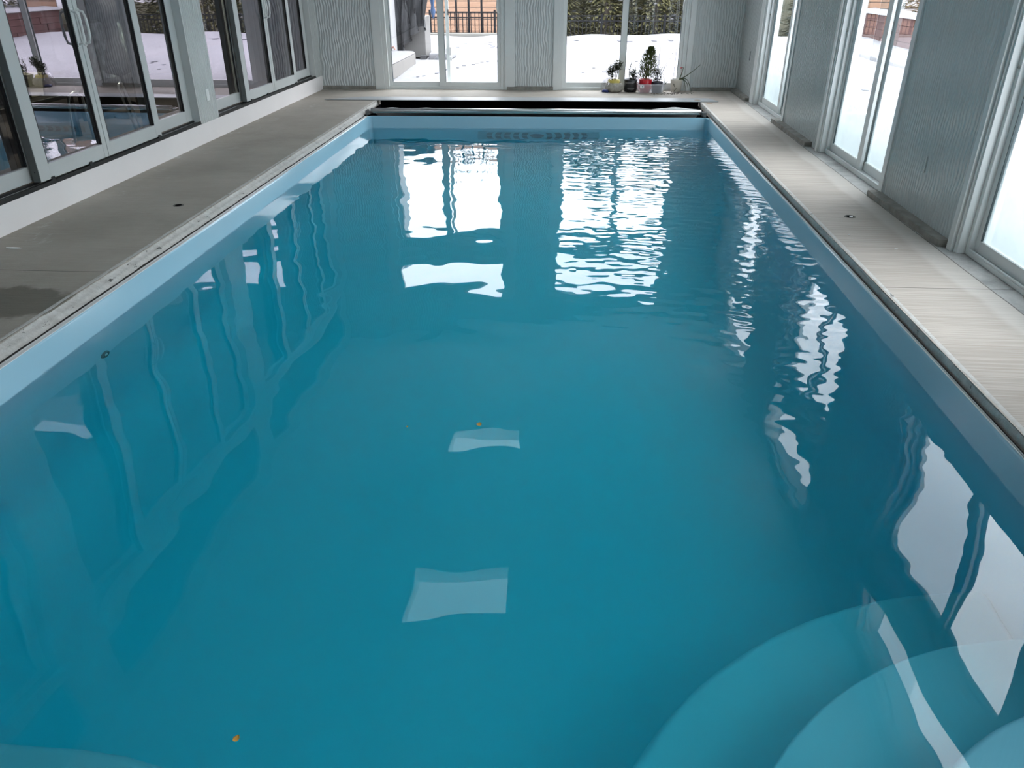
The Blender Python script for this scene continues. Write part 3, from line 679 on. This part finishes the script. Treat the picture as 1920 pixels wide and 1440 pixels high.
anchor(2.10, 5.785, 'dark anchor hole with a white plug in the right deck', True)
for x, y, lab in ((1.784, 11.62, 'brown round cap on the deck near the lid, farther one'), (1.92, 11.40, 'brown round cap on the deck near the lid, nearer one')):
    mb = MB(); z_ = .0125 if y > 11.5 else .0005; mb.lathe([(0, z_ + .003), (.040, z_ + .003), (.046, z_)], x, y, 18); mb.build('floor_marker', noisy('brown_cap', (.30, .235, .17), (.36, .29, .22), 15, .7), None, label=lab, cat='marker')
for i, (x, y, r, lab) in enumerate(((-3.64, 4.63, .035, 'long white paint chip on the left deck near the curb'), (-3.75, 5.215, .009, 'tiny white chip on the left deck close to the curb'), (2.16, 5.02, .012, 'white fleck on the right deck, nearer the doors'), (1.95, 5.32, .010, 'white fleck on the right deck, nearer the coping'))):
    mb = MB(); rr = random.Random(i); mb.prism([(x + r * (1.8 if i == 0 else 1) * math.cos(a) * rr.uniform(.7, 1), y + r * .45 * math.sin(a) * rr.uniform(.7, 1)) for a in [2 * PI * k / 7 for k in range(7)]], .0008, .005)
    mb.build('paint_chip', pvc, None, label=lab, cat='paint chip')
ym = noisy('leaf_yellow', (.45, .22, .03), (.55, .30, .06), 60, .6)
for i, (x, y, r, lab) in enumerate(((-.83, 1.291, .012, 'small yellow leaf afloat close to the viewer'), (-.365, 2.936, .016, 'orange leaf afloat at the edge of the bright reflection'), (-.685, 2.894, .007, 'tiny orange leaf afloat left of the bright reflection'))):
    mb = MB(); rr = random.Random(i + 9); mb.add([(x + r * math.cos(a) * rr.uniform(.6, 1), y + r * 1.2 * math.sin(a) * rr.uniform(.6, 1), -.190 + .002 * math.sin(a * 2)) for a in [2 * PI * k / 9 for k in range(9)]], [tuple(range(9))])
    mb.build('floating_leaf', ym, None, label=lab, cat='leaf')

# ------------------------------------------------------------------ potted plants by the far door
def PY(x): return 12.66 + .033 * x - .16
def foliage(mb, cx, cy, z0, z1, rx, n, L, W, rr, shape=lambda t: 1):
    for k in range(n):
        t = rr.random(); a = rr.uniform(0, 2 * PI); q = rx * shape(t) * math.sqrt(rr.random())
        mb.leaf((cx + q * math.cos(a), cy + q * math.sin(a) * .8, z0 + (z1 - z0) * t), (math.cos(a) + rr.uniform(-.5, .5), math.sin(a), rr.uniform(-.4, .9)), L * rr.uniform(.6, 1.2), W * rr.uniform(.7, 1.2))
rr = random.Random(21)
x, y = .635, PY(.635)
t = thing('potted_plant', (x, y, 0), 'wilted dark leafy plant in a yellow pot inside a crumpled clear bag', 'potted plant')
mb = MB(); mb.lathe([(0, .003), (.075, .003), (.092, .17), (.086, .175), (.08, .155), (0, .15)], x, y, 24); mb.build('pot', noisy('yellow_bag', (.55, .44, .07), (.60, .50, .15), 12, .5), t, smooth=True)
crk = noisy('crumpled_bag', (.44, .42, .36), (.30, .285, .25), 22, .35, .01, 30)
mb = MB(); mb.lathe([(.0, .002), (.11, .003), (.135, .05), (.125, .10), (.108, .135)], x + .01, y, 40, lambda a, j, z: 1 + .05 * math.sin(7 * a + 2 * j) + .04 * math.sin(13 * a + j)); mb.build('lower_bag', crk, t, smooth=True)
wbag = glass('bag_film', .16, (.80, .79, .80))
mb = MB(); mb.lathe([(.075, .002), (.10, .04), (.085, .12), (.06, .18), (.03, .205), (.0, .20)], x - .10, y, 24, lambda a, j, z: 1 + .10 * math.sin(5 * a + 2 * j)); mb.build('bag_flap', wbag, t, smooth=True)
mb = MB(); mb.lathe([(0, .045), (.04, .04), (.06, .015), (.05, .003)], x - .11, y - .055, 16, lambda a, j, z: 1 + .25 * math.sin(4 * a)); mb.build('blue_print', M('blue_print', (.02, .035, .16), .4), t, smooth=True)
mb = MB()
for dx, h in ((-.03, .32), (.03, .40), (.055, .41), (-.055, .30)): mb.tube([(x + dx * .3, y, .15), (x + dx * .8, y, .22), (x + dx, y, h - .03)], .005, 6)
mb.build('stems', bark, t)
mb = MB()
for cx_, z0, z1, r_, n_ in ((-.06, .24, .34, .05, 90), (.0, .27, .36, .055, 90), (.055, .31, .43, .05, 130), (-.03, .20, .30, .04, 50)): foliage(mb, x + cx_, y, z0, z1, r_, int(n_ * 1.3), .045, .034, rr)
mb.build('foliage', leafg, t)
x, y = .895, PY(.895)
t = thing('potted_plant', (x, y, 0), 'sparse dry plant in a black printed bag beside the yellow pot', 'potted plant')
mb = MB(); mb.lathe([(0, .003), (.085, .003), (.10, .05), (.092, .12), (.10, .17), (.085, .185), (.07, .165), (0, .16)], x, y, 36, lambda a, j, z: 1 + .045 * math.sin(6 * a + 3 * j) + .03 * math.sin(11 * a)); mb.build('bag', noisy('black_bag', (.012, .012, .014), (.03, .03, .034), 18, .3, .006, 30), t, smooth=True)
pr_ = M('print_grey', (.25, .25, .25), .5)
for z_, a0, a1 in ((.14, 215, 300), (.125, 220, 290), (.055, 240, 300), (.045, 245, 295)):
    mb = MB()
    for k in range(6):
        a = math.radians(a0 + (a1 - a0) * k / 6); b = math.radians(a0 + (a1 - a0) * (k + 1) / 6); R_ = .105
        mb.quad((x + R_ * math.cos(a), y + R_ * math.sin(a), z_), (x + R_ * math.cos(b), y + R_ * math.sin(b), z_), (x + R_ * math.cos(b), y + R_ * math.sin(b), z_ + .007), (x + R_ * math.cos(a), y + R_ * math.sin(a), z_ + .007))
    mb.build('printed_stripe', pr_, t)
mb = MB(); mb.lathe([(.03, .10), (.05, .14), (.045, .19), (.02, .215)], x + .085, y - .01, 14, lambda a, j, z: 1 + .2 * math.sin(4 * a + j)); mb.build('bag_top', wbag, t, smooth=True)
mb = MB()
for pts in (((0, .16), (-.035, .25), (-.02, .36), (-.01, .44)), ((.0, .16), (.03, .25), (.035, .33)), ((.02, .16), (.05, .24), (.06, .36)), ((-.02, .3), (-.05, .33))): mb.tube([(x + a, y, b) for a, b in pts], [.006, .005, .004, .002][:len(pts)], 6)
mb.build('stems', bark, t)
mb = MB(); foliage(mb, x + .025, y, .17, .31, .045, 170, .042, .032, rr); foliage(mb, x - .015, y, .33, .41, .025, 25, .03, .016, rr); mb.build('foliage', leafg, t)

x, y = 1.192, PY(1.192) - .06
t = thing('storage_tub', (x, y, 0), 'clear plastic tub on the deck holding a red pot and a dark pot', 'storage tub')
def tubshell(o, w0, w1, d0, d1, z0, z1):
    return [(x + a * (w0 + (w1 - w0) * q), y + b * (d0 + (d1 - d0) * q), z0 + (z1 - z0) * q) for q in (0, 1) for a, b in ((-1, -1), (1, -1), (1, 1), (-1, 1))]
frost = bpy.data.materials.new('frosted_plastic'); frost.use_nodes = True
b_ = frost.node_tree.nodes['Principled BSDF']; b_.inputs['Base Color'].default_value = (.78, .80, .86, 1); b_.inputs['Roughness'].default_value = .25; b_.inputs['Alpha'].default_value = .32
mb = MB(); mb.add(tubshell(0, .175, .198, .11, .125, .002, .125), [(0, 1, 2, 3), (0, 1, 5, 4), (1, 2, 6, 5), (2, 3, 7, 6), (3, 0, 4, 7)]); mb.build('body', frost, t)
mb = MB()
for a in ((-.207, .207, -.134, -.122), (-.207, .207, .122, .134), (-.207, -.195, -.122, .122), (.195, .207, -.122, .122)): mb.box(x + a[0], x + a[1], y + a[2], y + a[3], .118, .130)
mb.build('rim', frost, t, bevel=.003)
mb = MB(); mb.box(x - .165, x - .105, y - .127, y - .1245, .075, .118); mb.build('sticker', M('sticker', (.75, .77, .8), .5), t)
mb = MB(); mb.lathe([(0, .0), (.009, 0)], 0, 0, 12); mb.map = lambda a, b, z: (x - .13 + a, y - .1285, .098 + b); mb.build('sticker_dot', M('dot', (.05, .2, .15), .5), t)
xr = x - .08
t = thing('potted_conifer', (xr, y, .004), 'small feathery conifer in a red pot inside the clear tub', 'potted plant')
mb = MB(); mb.lathe([(0, .006), (.075, .006), (.098, .188), (.090, .19), (.085, .165), (0, .16)], xr, y, 28); mb.build('pot', M('red_pot', (.50, .006, .018), .35), t, smooth=True)
mb = MB(); mb.tube([(xr, y, .16), (xr + .03, y, .40), (xr + .05, y, .56)], [.008, .006, .002], 6); mb.build('trunk', bark, t)
mb = MB()
for k in range(1700):
    q = rr.random() ** .8; z_ = .18 + .43 * q; R_ = .14 * (1 - q) ** .8 * (.7 + 1.3 * q) + .006; a = rr.uniform(0, 2 * PI); u = R_ * math.sqrt(rr.random())
    mb.leaf((xr + .05 * q + u * math.cos(a), y + u * math.sin(a), z_), (math.cos(a) * .8, math.sin(a) * .8, 1), .06, .009)
mb.build('foliage', conif, t)
xd = x + .095
t = thing('potted_shrub', (xd, y, .004), 'leafy shrub with long bare stems in a dark pot inside the clear tub', 'potted plant')
mb = MB(); mb.lathe([(0, .006), (.07, .006), (.088, .155), (.082, .157), (.078, .14), (0, .135)], xd, y, 28); mb.build('pot', M('dark_pot', (.03, .03, .045), .5), t, smooth=True)
mb = MB()
for dx, h, lean in ((-.03, .66, .04), (-.05, .60, -.04), (.0, .70, .0), (.02, .62, .20), (-.01, .5, .02)):
    p_ = [(xd + dx, y, .14), (xd + dx + lean * .35, y, .14 + (h - .14) * .45), (xd + dx + lean, y, h)]; mb.tube(p_, [.0035, .003, .0015], 6)
    for q in (.5, .7, .85):
        bx_ = xd + dx + lean * q; bz = .14 + (h - .14) * q; mb.lathe([(0, bz - .008), (.006, bz), (0, bz + .008)], bx_, y, 6)
mb.build('bare_stems', M('purple_stem', (.10, .085, .16), .6), t)
mb = MB(); foliage(mb, xd - .01, y, .16, .34, .07, 260, .036, .024, rr, lambda t: 1 - .5 * t); foliage(mb, xd + .04, y, .25, .38, .05, 60, .028, .016, rr); foliage(mb, xd + .12, y - .02, .11, .19, .035, 35, .035, .016, rr); mb.build('foliage', leafg, t)
mb = MB(); mb.tube([(xd, y, .14), (xd + .06, y - .01, .24), (xd + .11, y - .02, .20)], .003, 6); mb.tube([(xd, y, .14), (xd + .02, y, .26), (xd + .05, y, .35)], .003, 6); mb.build('branches', bark, t)

x, y = 1.59, PY(1.59) + .05
t = thing('potted_succulent', (x, y, 0), 'drooping green succulent in a white pot at the right end of the row', 'potted plant')
mb = MB(); mb.lathe([(0, .003), (.072, .003), (.092, .165), (.096, .168), (.096, .178), (.088, .178), (.084, .16), (0, .155)], x, y, 28); mb.build('pot', M('white_pot', (.78, .74, .66), .45), t, smooth=True)
mb = MB()
for pts in (((.02, .17), (.10, .20), (.16, .17), (.20, .08), (.225, .006)), ((.02, .17), (.07, .20), (.11, .15), (.13, .07), (.135, .008)), ((.04, .17), (.08, .18), (.0, .06), (-.04, .006)), ((.03, .17), (.14, .235), (.24, .31), (.33, .39)), ((.03, .17), (.06, .26), (.085, .36)), ((.02, .17), (.09, .19), (.15, .13), (.17, .07)), ((-.05, .16), (-.045, .11), (-.03, .075))):
    p3 = [(x + a, y - .045 - .03 * (b < .15), b) for a, b in pts]; n_ = len(p3)
    mb.tube(p3, [.008 - .005 * i / (n_ - 1) for i in range(n_)], 7)
mb.build('leaves', M('succulent', (.055, .075, .03), .5), t, smooth=True)
mb = MB(); mb.tube([(x - .05, y, .16), (x - .047, y, .40), (x - .045, y, .60)], .0028, 6); mb.lathe([(0, .33), (.008, .34), (0, .35)], x - .048, y, 6); mb.build('stake', M('purple_stick', (.22, .2, .32), .5), t)
mb = MB(); mb.tube([(x + .055, y, .16), (x + .06, y, .25), (x + .055, y, .335)], .003, 6); mb.build('flower_stem', M('pink_stem', (.5, .3, .3), .5), t)
mb = MB(); mb.lathe([(0, .352), (.018, .348), (.026, .338), (.012, .33), (0, .33)], x + .055, y, 12); mb.build('flower', M('dusty_pink', (.38, .11, .11), .6), t, smooth=True)
mb = MB(); mb.tube([(x - .092 + .184 * .5 * (1 - math.cos(PI * k / 14)), y, .17 + .115 * math.sin(PI * k / 14)) for k in range(15)], .0022, 6); mb.build('bail_handle', M('wire', (.75, .75, .75), .3, .6), t)
mb = MB(); rr = random.Random(5)
for k in range(130):
    a = rr.gauss(1.42, .15); b = 12.34 + rr.gauss(0, .07) + .03 * a; r_ = rr.uniform(.003, .009)
    mb.prism([(a + r_ * math.cos(q), b + r_ * math.sin(q)) for q in (0, 1.3, 2.4, 3.6, 5)], .0005, .004 + r_ * .4)
mb.build('soil_crumbs', noisy('soil', (.05, .04, .035), (.3, .26, .23), 60, .9), None, kind='stuff', label='scattered dark soil crumbs on the deck by the clear tub', cat='soil')

# ------------------------------------------------------------------ outside
mb = MB(); NX_, NY_ = 90, 90; vs = []; fs = []
def gz(x, y):
    z = -.05 + .018 * math.sin(x * 1.3 + .7 * y) + .015 * math.sin(y * 1.9 - x * .6)
    if y > 24.2: z += -.75 * min(1, max(0, (y - 25.2) / 1.0))
    if 23.2 < y < 25.2: z += .10 * math.sin(PI * (y - 23.2) / 2) * (.6 + .4 * math.sin(x * 2.7))
    return z
xs2 = np.concatenate([np.linspace(-30, -5, 14), np.linspace(-4.7, 16, 90), np.linspace(17, 45, 12)])
ys2 = np.concatenate([np.linspace(-25, 12, 40), np.linspace(12.3, 28, 70), np.linspace(29, 60, 14)])
def inside(x, y): return -9.4 < x < 2.9 and -2 < y < 12.95
for yv in ys2:
    for xv in xs2: vs.append((xv, yv, gz(xv, yv) if xv > 2.76 or yv > 12.9 else -.08))
nx2 = len(xs2)
for j in range(len(ys2) - 1):
    for i in range(nx2 - 1):
        xm, ym_ = (xs2[i] + xs2[i + 1]) / 2, (ys2[j] + ys2[j + 1]) / 2
        if xs2[i + 1] > -9.35 and xs2[i] < 2.76 and ys2[j] < 12.9 and ys2[j + 1] > -1.8 and xm < 2.76 and ym_ < 12.9: continue
        fs.append((j * nx2 + i, j * nx2 + i + 1, (j + 1) * nx2 + i + 1, (j + 1) * nx2 + i))
mb.add(vs, fs); struct(mb, 'ground', snowm, 'snow covering the yard outside the glass doors', 'snow', smooth=True)
# footprints as small hollows/lumps of trodden snow
fm = noisy('trodden_snow', (.10, .10, .115), (.15, .15, .165), 8, .9)
mb = MB(); rr = random.Random(8)
def print_(a, b, s=.06, z=None):
    zz = gz(a, b) + .006 if z is None else z
    mb.prism([(a + s * math.cos(q) * rr.uniform(.5, 1), b + 1.6 * s * math.sin(q) * rr.uniform(.5, 1)) for q in [2 * PI * k / 7 for k in range(7)]], zz - .01, zz + .004)
for k in range(16): print_(-2.75 + k * .10 + rr.uniform(-.05, .05), 14.6 + k * .28 + rr.uniform(-.1, .1), .045)
for k in range(14): print_(rr.uniform(-3.0, -1.6), rr.uniform(21, 22.5), .06)
for k in range(14): print_(rr.uniform(-.1, 1.6), rr.uniform(15.5, 17.5), .045)
for k in range(20): print_(rr.uniform(4.0, 6.2), rr.uniform(6, 18), .06)
for k in range(9): print_(rr.uniform(-.4, 2.8), 23.3 + rr.uniform(-.1, .1), .10)
mb.build('footprints', fm, None, kind='stuff', label='grey trodden footprints across the snowy yard', cat='footprints')
# house corner with step and covered grill
outwhite = M('outside_white', (.27, .27, .275), .6)
t = thing('house_corner', (-3.8, 15, 0), 'white house corner with siding outside the left far door', 'building')
mb = MB(); mb.box(-4.2, -3.93, 12.95, 17.2, -.05, 4.2); mb.build('siding_wall', noisy('siding_grey', (.17, .165, .16), (.15, .15, .14), 2, .6), t)
mb = MB(); mb.box(-4.0, -3.70, 16.9, 17.4, -.05, 4.2); mb.build('corner_board', outwhite, t)
mb = MB(); mb.box(-3.935, -3.915, 13.3, 16.5, .52, .58); mb.build('window_sill', outwhite, t)
mb = MB(); mb.tube([(-3.72, 16.85, .25), (-3.64, 16.8, .27), (-3.62, 16.8, .22)], .02, 8); mb.build('hose_tap', M('tap', (.35, .2, .17), .5), t)
pl = [(-3.91, 12.95), (-3.16, 12.95), (-3.16, 15.9)] + [(-3.36 + .2 * math.cos(math.radians(a)), 16.5 + .35 * math.sin(math.radians(a))) for a in range(0, 91, 15)] + [(-3.91, 16.85)]
t = thing('doorstep', (-3.5, 14.9, -.05), 'snow-topped concrete step along the house outside the left far door', 'step')
mb = MB(); mb.prism(pl, -.06, .17); mb.build('slab', noisy('step_concrete', (.19, .18, .17), (.165, .157, .15), 4, .8), t)
mb = MB(); mb.prism([(max(a - .01, -3.91), b - .01) for a, b in pl], .17, .20); mb.build('snow_cap', snowm, t, bevel=.012)
t = thing('covered_grill', (-3.45, 18.1, -.05), 'tall grill under a dark grey wrinkled tarp beside the house corner', 'grill')
mb = MB(); mb.box(-3.75, -3.18, 17.9, 18.6, -.02, .78); mb.build('cabinet', noisy('cabinet', (.16, .155, .15), (.14, .137, .134), 3, .5), t, bevel=.01)
mb = MB(); N = 36; vs = []; fs = []; rr = random.Random(4)
for k in range(N + 1):
    u = k / N; xx = -4.02 + .92 * u; low_ = .08 + .75 * max(0, (u - .38)) ** .8 * 1.25 - .35 * max(0, u - .88) * 6 * (u > .88)
    for j in range(9):
        v_ = j / 8; zz = low_ + (1.75 - low_) * v_; yy = 17.72 + .05 * math.sin(k * 1.7 + v_ * 2.5) * (1 - v_ * .6) + .04 * math.sin(k * .7 - v_ * 5)
        vs.append((xx * 1 + .06 * math.sin(v_ * 5 + k), yy, zz))
for k in range(N):
    for j in range(8): fs.append((k * 9 + j, (k + 1) * 9 + j, (k + 1) * 9 + j + 1, k * 9 + j + 1))
mb.add(vs, fs); mb.build('tarp', tarpm, t, smooth=True)
mb = MB(); mb.box(-4.0, -3.1, 17.7, 18.7, 1.72, 1.76); mb.build('tarp_top', tarpm, t)
ftm = M('foot_grey', (.06, .06, .065), .5)
for q in ((-3.75, -3.5, 17.66, 17.9, -.04, .02), (-3.28, -3.16, 17.7, 17.9, -.04, .03)): mb = MB(); mb.box(*q); mb.build('foot', ftm, t)
t = thing('storage_bag', (-3.0, 18.4, .9), 'blue plastic bag hanging beside the tarp-covered grill', 'bag')
mb = MB(); mb.lathe([(0, .72), (.03, .76), (.05, .88), (.03, .98), (.05, 1.1), (0, 1.2)], -3.06, 18.3, 12, lambda a, j, z: 1 + .2 * math.sin(3 * a + j)); mb.build('body', M('blue_plastic', (.04, .08, .17), .5), t, smooth=True)
mb = MB(); mb.prism([(-3.1, 17.75), (-2.65, 17.75), (-2.6, 18.6), (-3.1, 18.6)], -.06, .08); mb.build('patio_slab', snowm, None, bevel=.03, label='low snow-covered slab beside the grill cabinet', cat='slab')
# wooden board fences
def board_fence(name, x0, x1, y, z0, z1, lab, along='x'):
    t = thing(name, ((x0 + x1) / 2 if along == 'x' else y, y if along == 'x' else (x0 + x1) / 2, z0), lab, 'fence'); f = None if along == 'x' else (lambda a, b, c: (b, a, c))
    z = z0
    mb = MB(f)
    while z < z1: mb.box(x0, x1, y, y + .03, z, z + .155); z += .175
    mb.build('boards', woodf, t)
    mb = MB(f); mb.box(x0, x1, y + .05, y + .06, z0, z1); mb.build('backing', snowm, t)
    for k in range(int((x1 - x0) / 2.2) + 1):
        mb = MB(f); xx = x0 + .05 + k * 2.2; mb.box(xx, xx + .09, y + .06, y + .15, z0 - .1, z1); mb.build('post', woodf, t)
board_fence('board_fence', -6.2, -1.15, 27.2, -.75, 3.4, 'orange cedar board fence beyond the left far door')
board_fence('board_fence', 8.45, 9.45, 25.75, -.2, 3.4, 'cedar board fence seen through the middle right-hand door')
# metal picket fence, one run
def picket(name, x0, x1, y, z0, z1, lab, step=.12):
    t = thing(name, ((x0 + x1) / 2, y, z0), lab, 'fence')
    mb = MB(); k = x0
    while k < x1: mb.box(k - .011, k + .011, y - .008, y + .008, z0 + .08, z1 - .01); k += step
    mb.build('pickets', blackm, t)
    for zz in (z1, z1 - .14, z0 + .1): mb = MB(); mb.box(x0, x1, y - .014, y + .014, zz - .015, zz + .015); mb.build('rail', blackm, t)
    k = x0
    while k <= x1 + .01: mb = MB(); mb.box(k - .03, k + .03, y - .03, y + .03, z0, z1 + .06); mb.build('post', blackm, t); k += 1.9
picket('picket_fence', -4.2, -1.1, 24.6, -.05, .60, 'black picket fence in front of the orange boards')
picket('picket_fence', -1.05, 6.2, 26.0, -.75, .45, 'black picket fence in front of the pines')
for xx, lab in ((-3.47, 'tall dark post by the orange boards, left one'), (-3.10, 'tall dark post by the orange boards, middle one'), (-2.72, 'tall dark post by the orange boards, right one')):
    mb = MB(); mb.box(xx - .028, xx + .028, 24.9, 24.96, -.1, 3.2); mb.box(xx - .05, xx + .05, 24.885, 24.99, -.1, -.02); mb.build('fence_post', blackm, None, label=lab, cat='post')
mb = MB(); mb.box(-4.2, -1.1, 24.1, 24.5, -.1, .06); mb.build('garden_kerb', noisy('kerb', (.15, .145, .13), (.13, .125, .115), 3, .8), None, bevel=.015, label='pale kerb under the black fence beyond the left far door', cat='kerb')
# red block wall on the right
t = thing('retaining_wall', (8.4, 14, -.05), 'long red block retaining wall with snow on top, right of the pool room', 'retaining wall')
mb = MB()
for k in range(4):
    yy = -8 + (k % 2) * .3
    while yy < 25.4: mb.box(8.2 + .012 * ((k * 7 + int(yy * 3)) % 3), 8.6, yy, min(yy + 1.18, 25.5), -.1 + k * .18, -.1 + k * .18 + .172); yy += 1.2
mb.build('blocks', redm, t)
mb = MB(); rr = random.Random(3); N = 80; vs = []; fs = []
for k in range(N + 1):
    yy = -8 + 33.5 * k / N; h = .02 + rr.uniform(0, .035)
    vs += [(8.16, yy, .61), (8.2, yy, .62 + h), (8.75, yy, .66 + h), (8.8, yy, .61)]
for k in range(N):
    for q in range(3): fs.append((k * 4 + q, k * 4 + q + 1, k * 4 + q + 5, k * 4 + q + 4))
mb.add(vs, fs); mb.build('snow_cap', snowm, t, smooth=True)
mb = MB(); mb.box(6.35, 6.6, 2, 19, -.1, .05); mb.build('garden_kerb', snowm, None, bevel=.03, label='snow-covered kerb crossing the yard before the red wall', cat='kerb')
mb = MB(); mb.add([(8.7, -30, .60), (40, -30, 1.4), (40, 34, 1.4), (8.7, 34, .60)], [(0, 1, 2, 3)]); struct(mb, 'ground_terrace', snowm, 'snowy terrace above the red wall', 'snow')
# wooded rise behind everything
hillm = noisy('wooded_hill', (.035, .034, .018), (.075, .068, .042), 1.2, .9, detail=6)
mb = MB(); vs = []; fs = []; NH = 60
for i in range(NH + 1):
    x = -40 + 90 * i / NH; hh = 2.4 + .5 * math.sin(x * .5) + .3 * math.sin(x * 1.3)
    vs += [(x, 34, -1.2), (x, 35.5, hh * .7 - .4), (x, 40, hh)]
for i in range(NH):
    for q in range(2): fs.append((i * 3 + q, i * 3 + q + 3, i * 3 + q + 4, i * 3 + q + 1))
mb.add(vs, fs); struct(mb, 'hill', hillm, 'wooded brown rise beyond the yard', 'hill', smooth=True)
# trees
def conifer(x, y, z, h, r, lab, seed, nleaf=2600, grp='pines beyond the fence'):
    rr = random.Random(seed); t = thing('pine_tree', (x, y, z), lab, 'tree', group=grp)
    mb = MB(); mb.tube([(x, y, z), (x + .05, y, z + h * .5), (x, y, z + h * .97)], [h * .022, h * .014, .01], 8); mb.build('trunk', bark, t)
    mb = MB()
    for k in range(nleaf):
        q = rr.random() ** 1.3; zz = z + h * (.02 + .97 * q); R_ = r * (1 - q) ** .8 + .05; a = rr.uniform(0, 2 * PI); u = R_ * math.sqrt(rr.uniform(.15, 1))
        mb.leaf((x + u * math.cos(a), y + u * math.sin(a), zz - .12 * u), (math.cos(a), math.sin(a), rr.uniform(-.5, .3)), rr.uniform(.18, .36), rr.uniform(.06, .13))
    mb.build('needles', pine, t)
    mb = MB()
    for k in range(26):
        q = rr.random() * .6; zz = z + h * (.04 + .8 * q); R_ = r * (1 - q) * .95; a = rr.uniform(PI, 2 * PI)
        mb.lathe([(0, zz + .03), (.06, zz + .02), (.09, zz - .015), (0, zz - .02)], x + R_ * math.cos(a), y + R_ * math.sin(a), 7)
    mb.build('snow_clumps', snowm, t, smooth=True)
k = 0
for i, (a, b, h, r_, lab) in enumerate([(-.55, 27.6, 5.2, .8, 'pine at the left edge of the right far door'), (1.05, 27.6, 6.0, .8, 'taller pine behind the meeting stile of the right far door'), (2.65, 27.6, 5.4, .8, 'pine above the tub of plants, beyond the fence'), (4.25, 27.6, 5.0, .8, 'pine just right of the right far door view'),
    (.25, 29.3, 5.8, .85, 'rear pine left of the meeting stile of the right far door'), (1.85, 29.3, 5.2, .85, 'rear pine right of the meeting stile of the right far door'), (3.5, 29.3, 5.6, .85, 'rear pine at the right edge of the right far door'), (5.9, 28.4, 5.6, .8, 'pine behind the far corner of the yard'), (7.9, 28.6, 5.0, .8, 'pine behind the second cedar fence')]):
    conifer(a, b, -.8, h, r_, lab, i + 1, 4200)
for i, (a, b, h, r_) in enumerate([(11.2, 26.8, 3.4, 1.1), (10.6, 24.1, 3.4, 1.15), (10.4, 21.6, 3.2, 1.15), (10.7, 19.0, 3.6, 1.15), (10.4, 16.4, 3.0, 1.15), (10.6, 13.8, 3.4, 1.15), (10.5, 11.2, 2.9, 1.15), (10.7, 8.6, 3.2, 1.15), (10.5, 6.0, 3.0, 1.15), (10.6, 3.4, 3.2, 1.15)]):
    conifer(a, b, .60 + (a - 8.7) * .0255 - .04, h, r_, 'dark evergreen above the red wall, number %s from its far end' % ['one', 'two', 'three', 'four', 'five', 'six', 'seven', 'eight', 'nine', 'ten'][i], 30 + i, 2600, 'evergreens above the red wall')
def bare(x, y, z, h, lab, seed):
    rr = random.Random(seed); t = thing('bare_tree', (x, y, z), lab, 'tree', group='bare trees behind the boards')
    mb = MB(); tw = MB()
    def grow(p, d, L, r_, lv):
        q = p + d * L; (mb if lv < 2 else tw).tube([p, p + d * L * .5 + Vector((rr.uniform(-.05, .05), rr.uniform(-.05, .05), 0)) * L, q], [r_, r_ * .85, r_ * .65], 6 if lv < 2 else 4, False)
        if lv >= 5: return
        for k in range(3 if lv else 4):
            nd_ = (d + Vector((rr.uniform(-.8, .8), rr.uniform(-.8, .8), rr.uniform(-.1, .5)))).normalized(); grow(q if k else p + d * L * .7, nd_, L * rr.uniform(.6, .8), r_ * .6, lv + 1)
    grow(Vector((x, y, z)), Vector((0, 0, 1)), h * .3, h * .02, 0)
    mb.build('trunk', bark, t, smooth=True); tw.build('twigs', bark, t)
bare(-3.4, 31.5, -.8, 7, 'bare branching tree behind the boards of the left far door', 1)
bare(-11.5, 33, -.8, 8, 'bare branching tree far behind the house corner', 3)
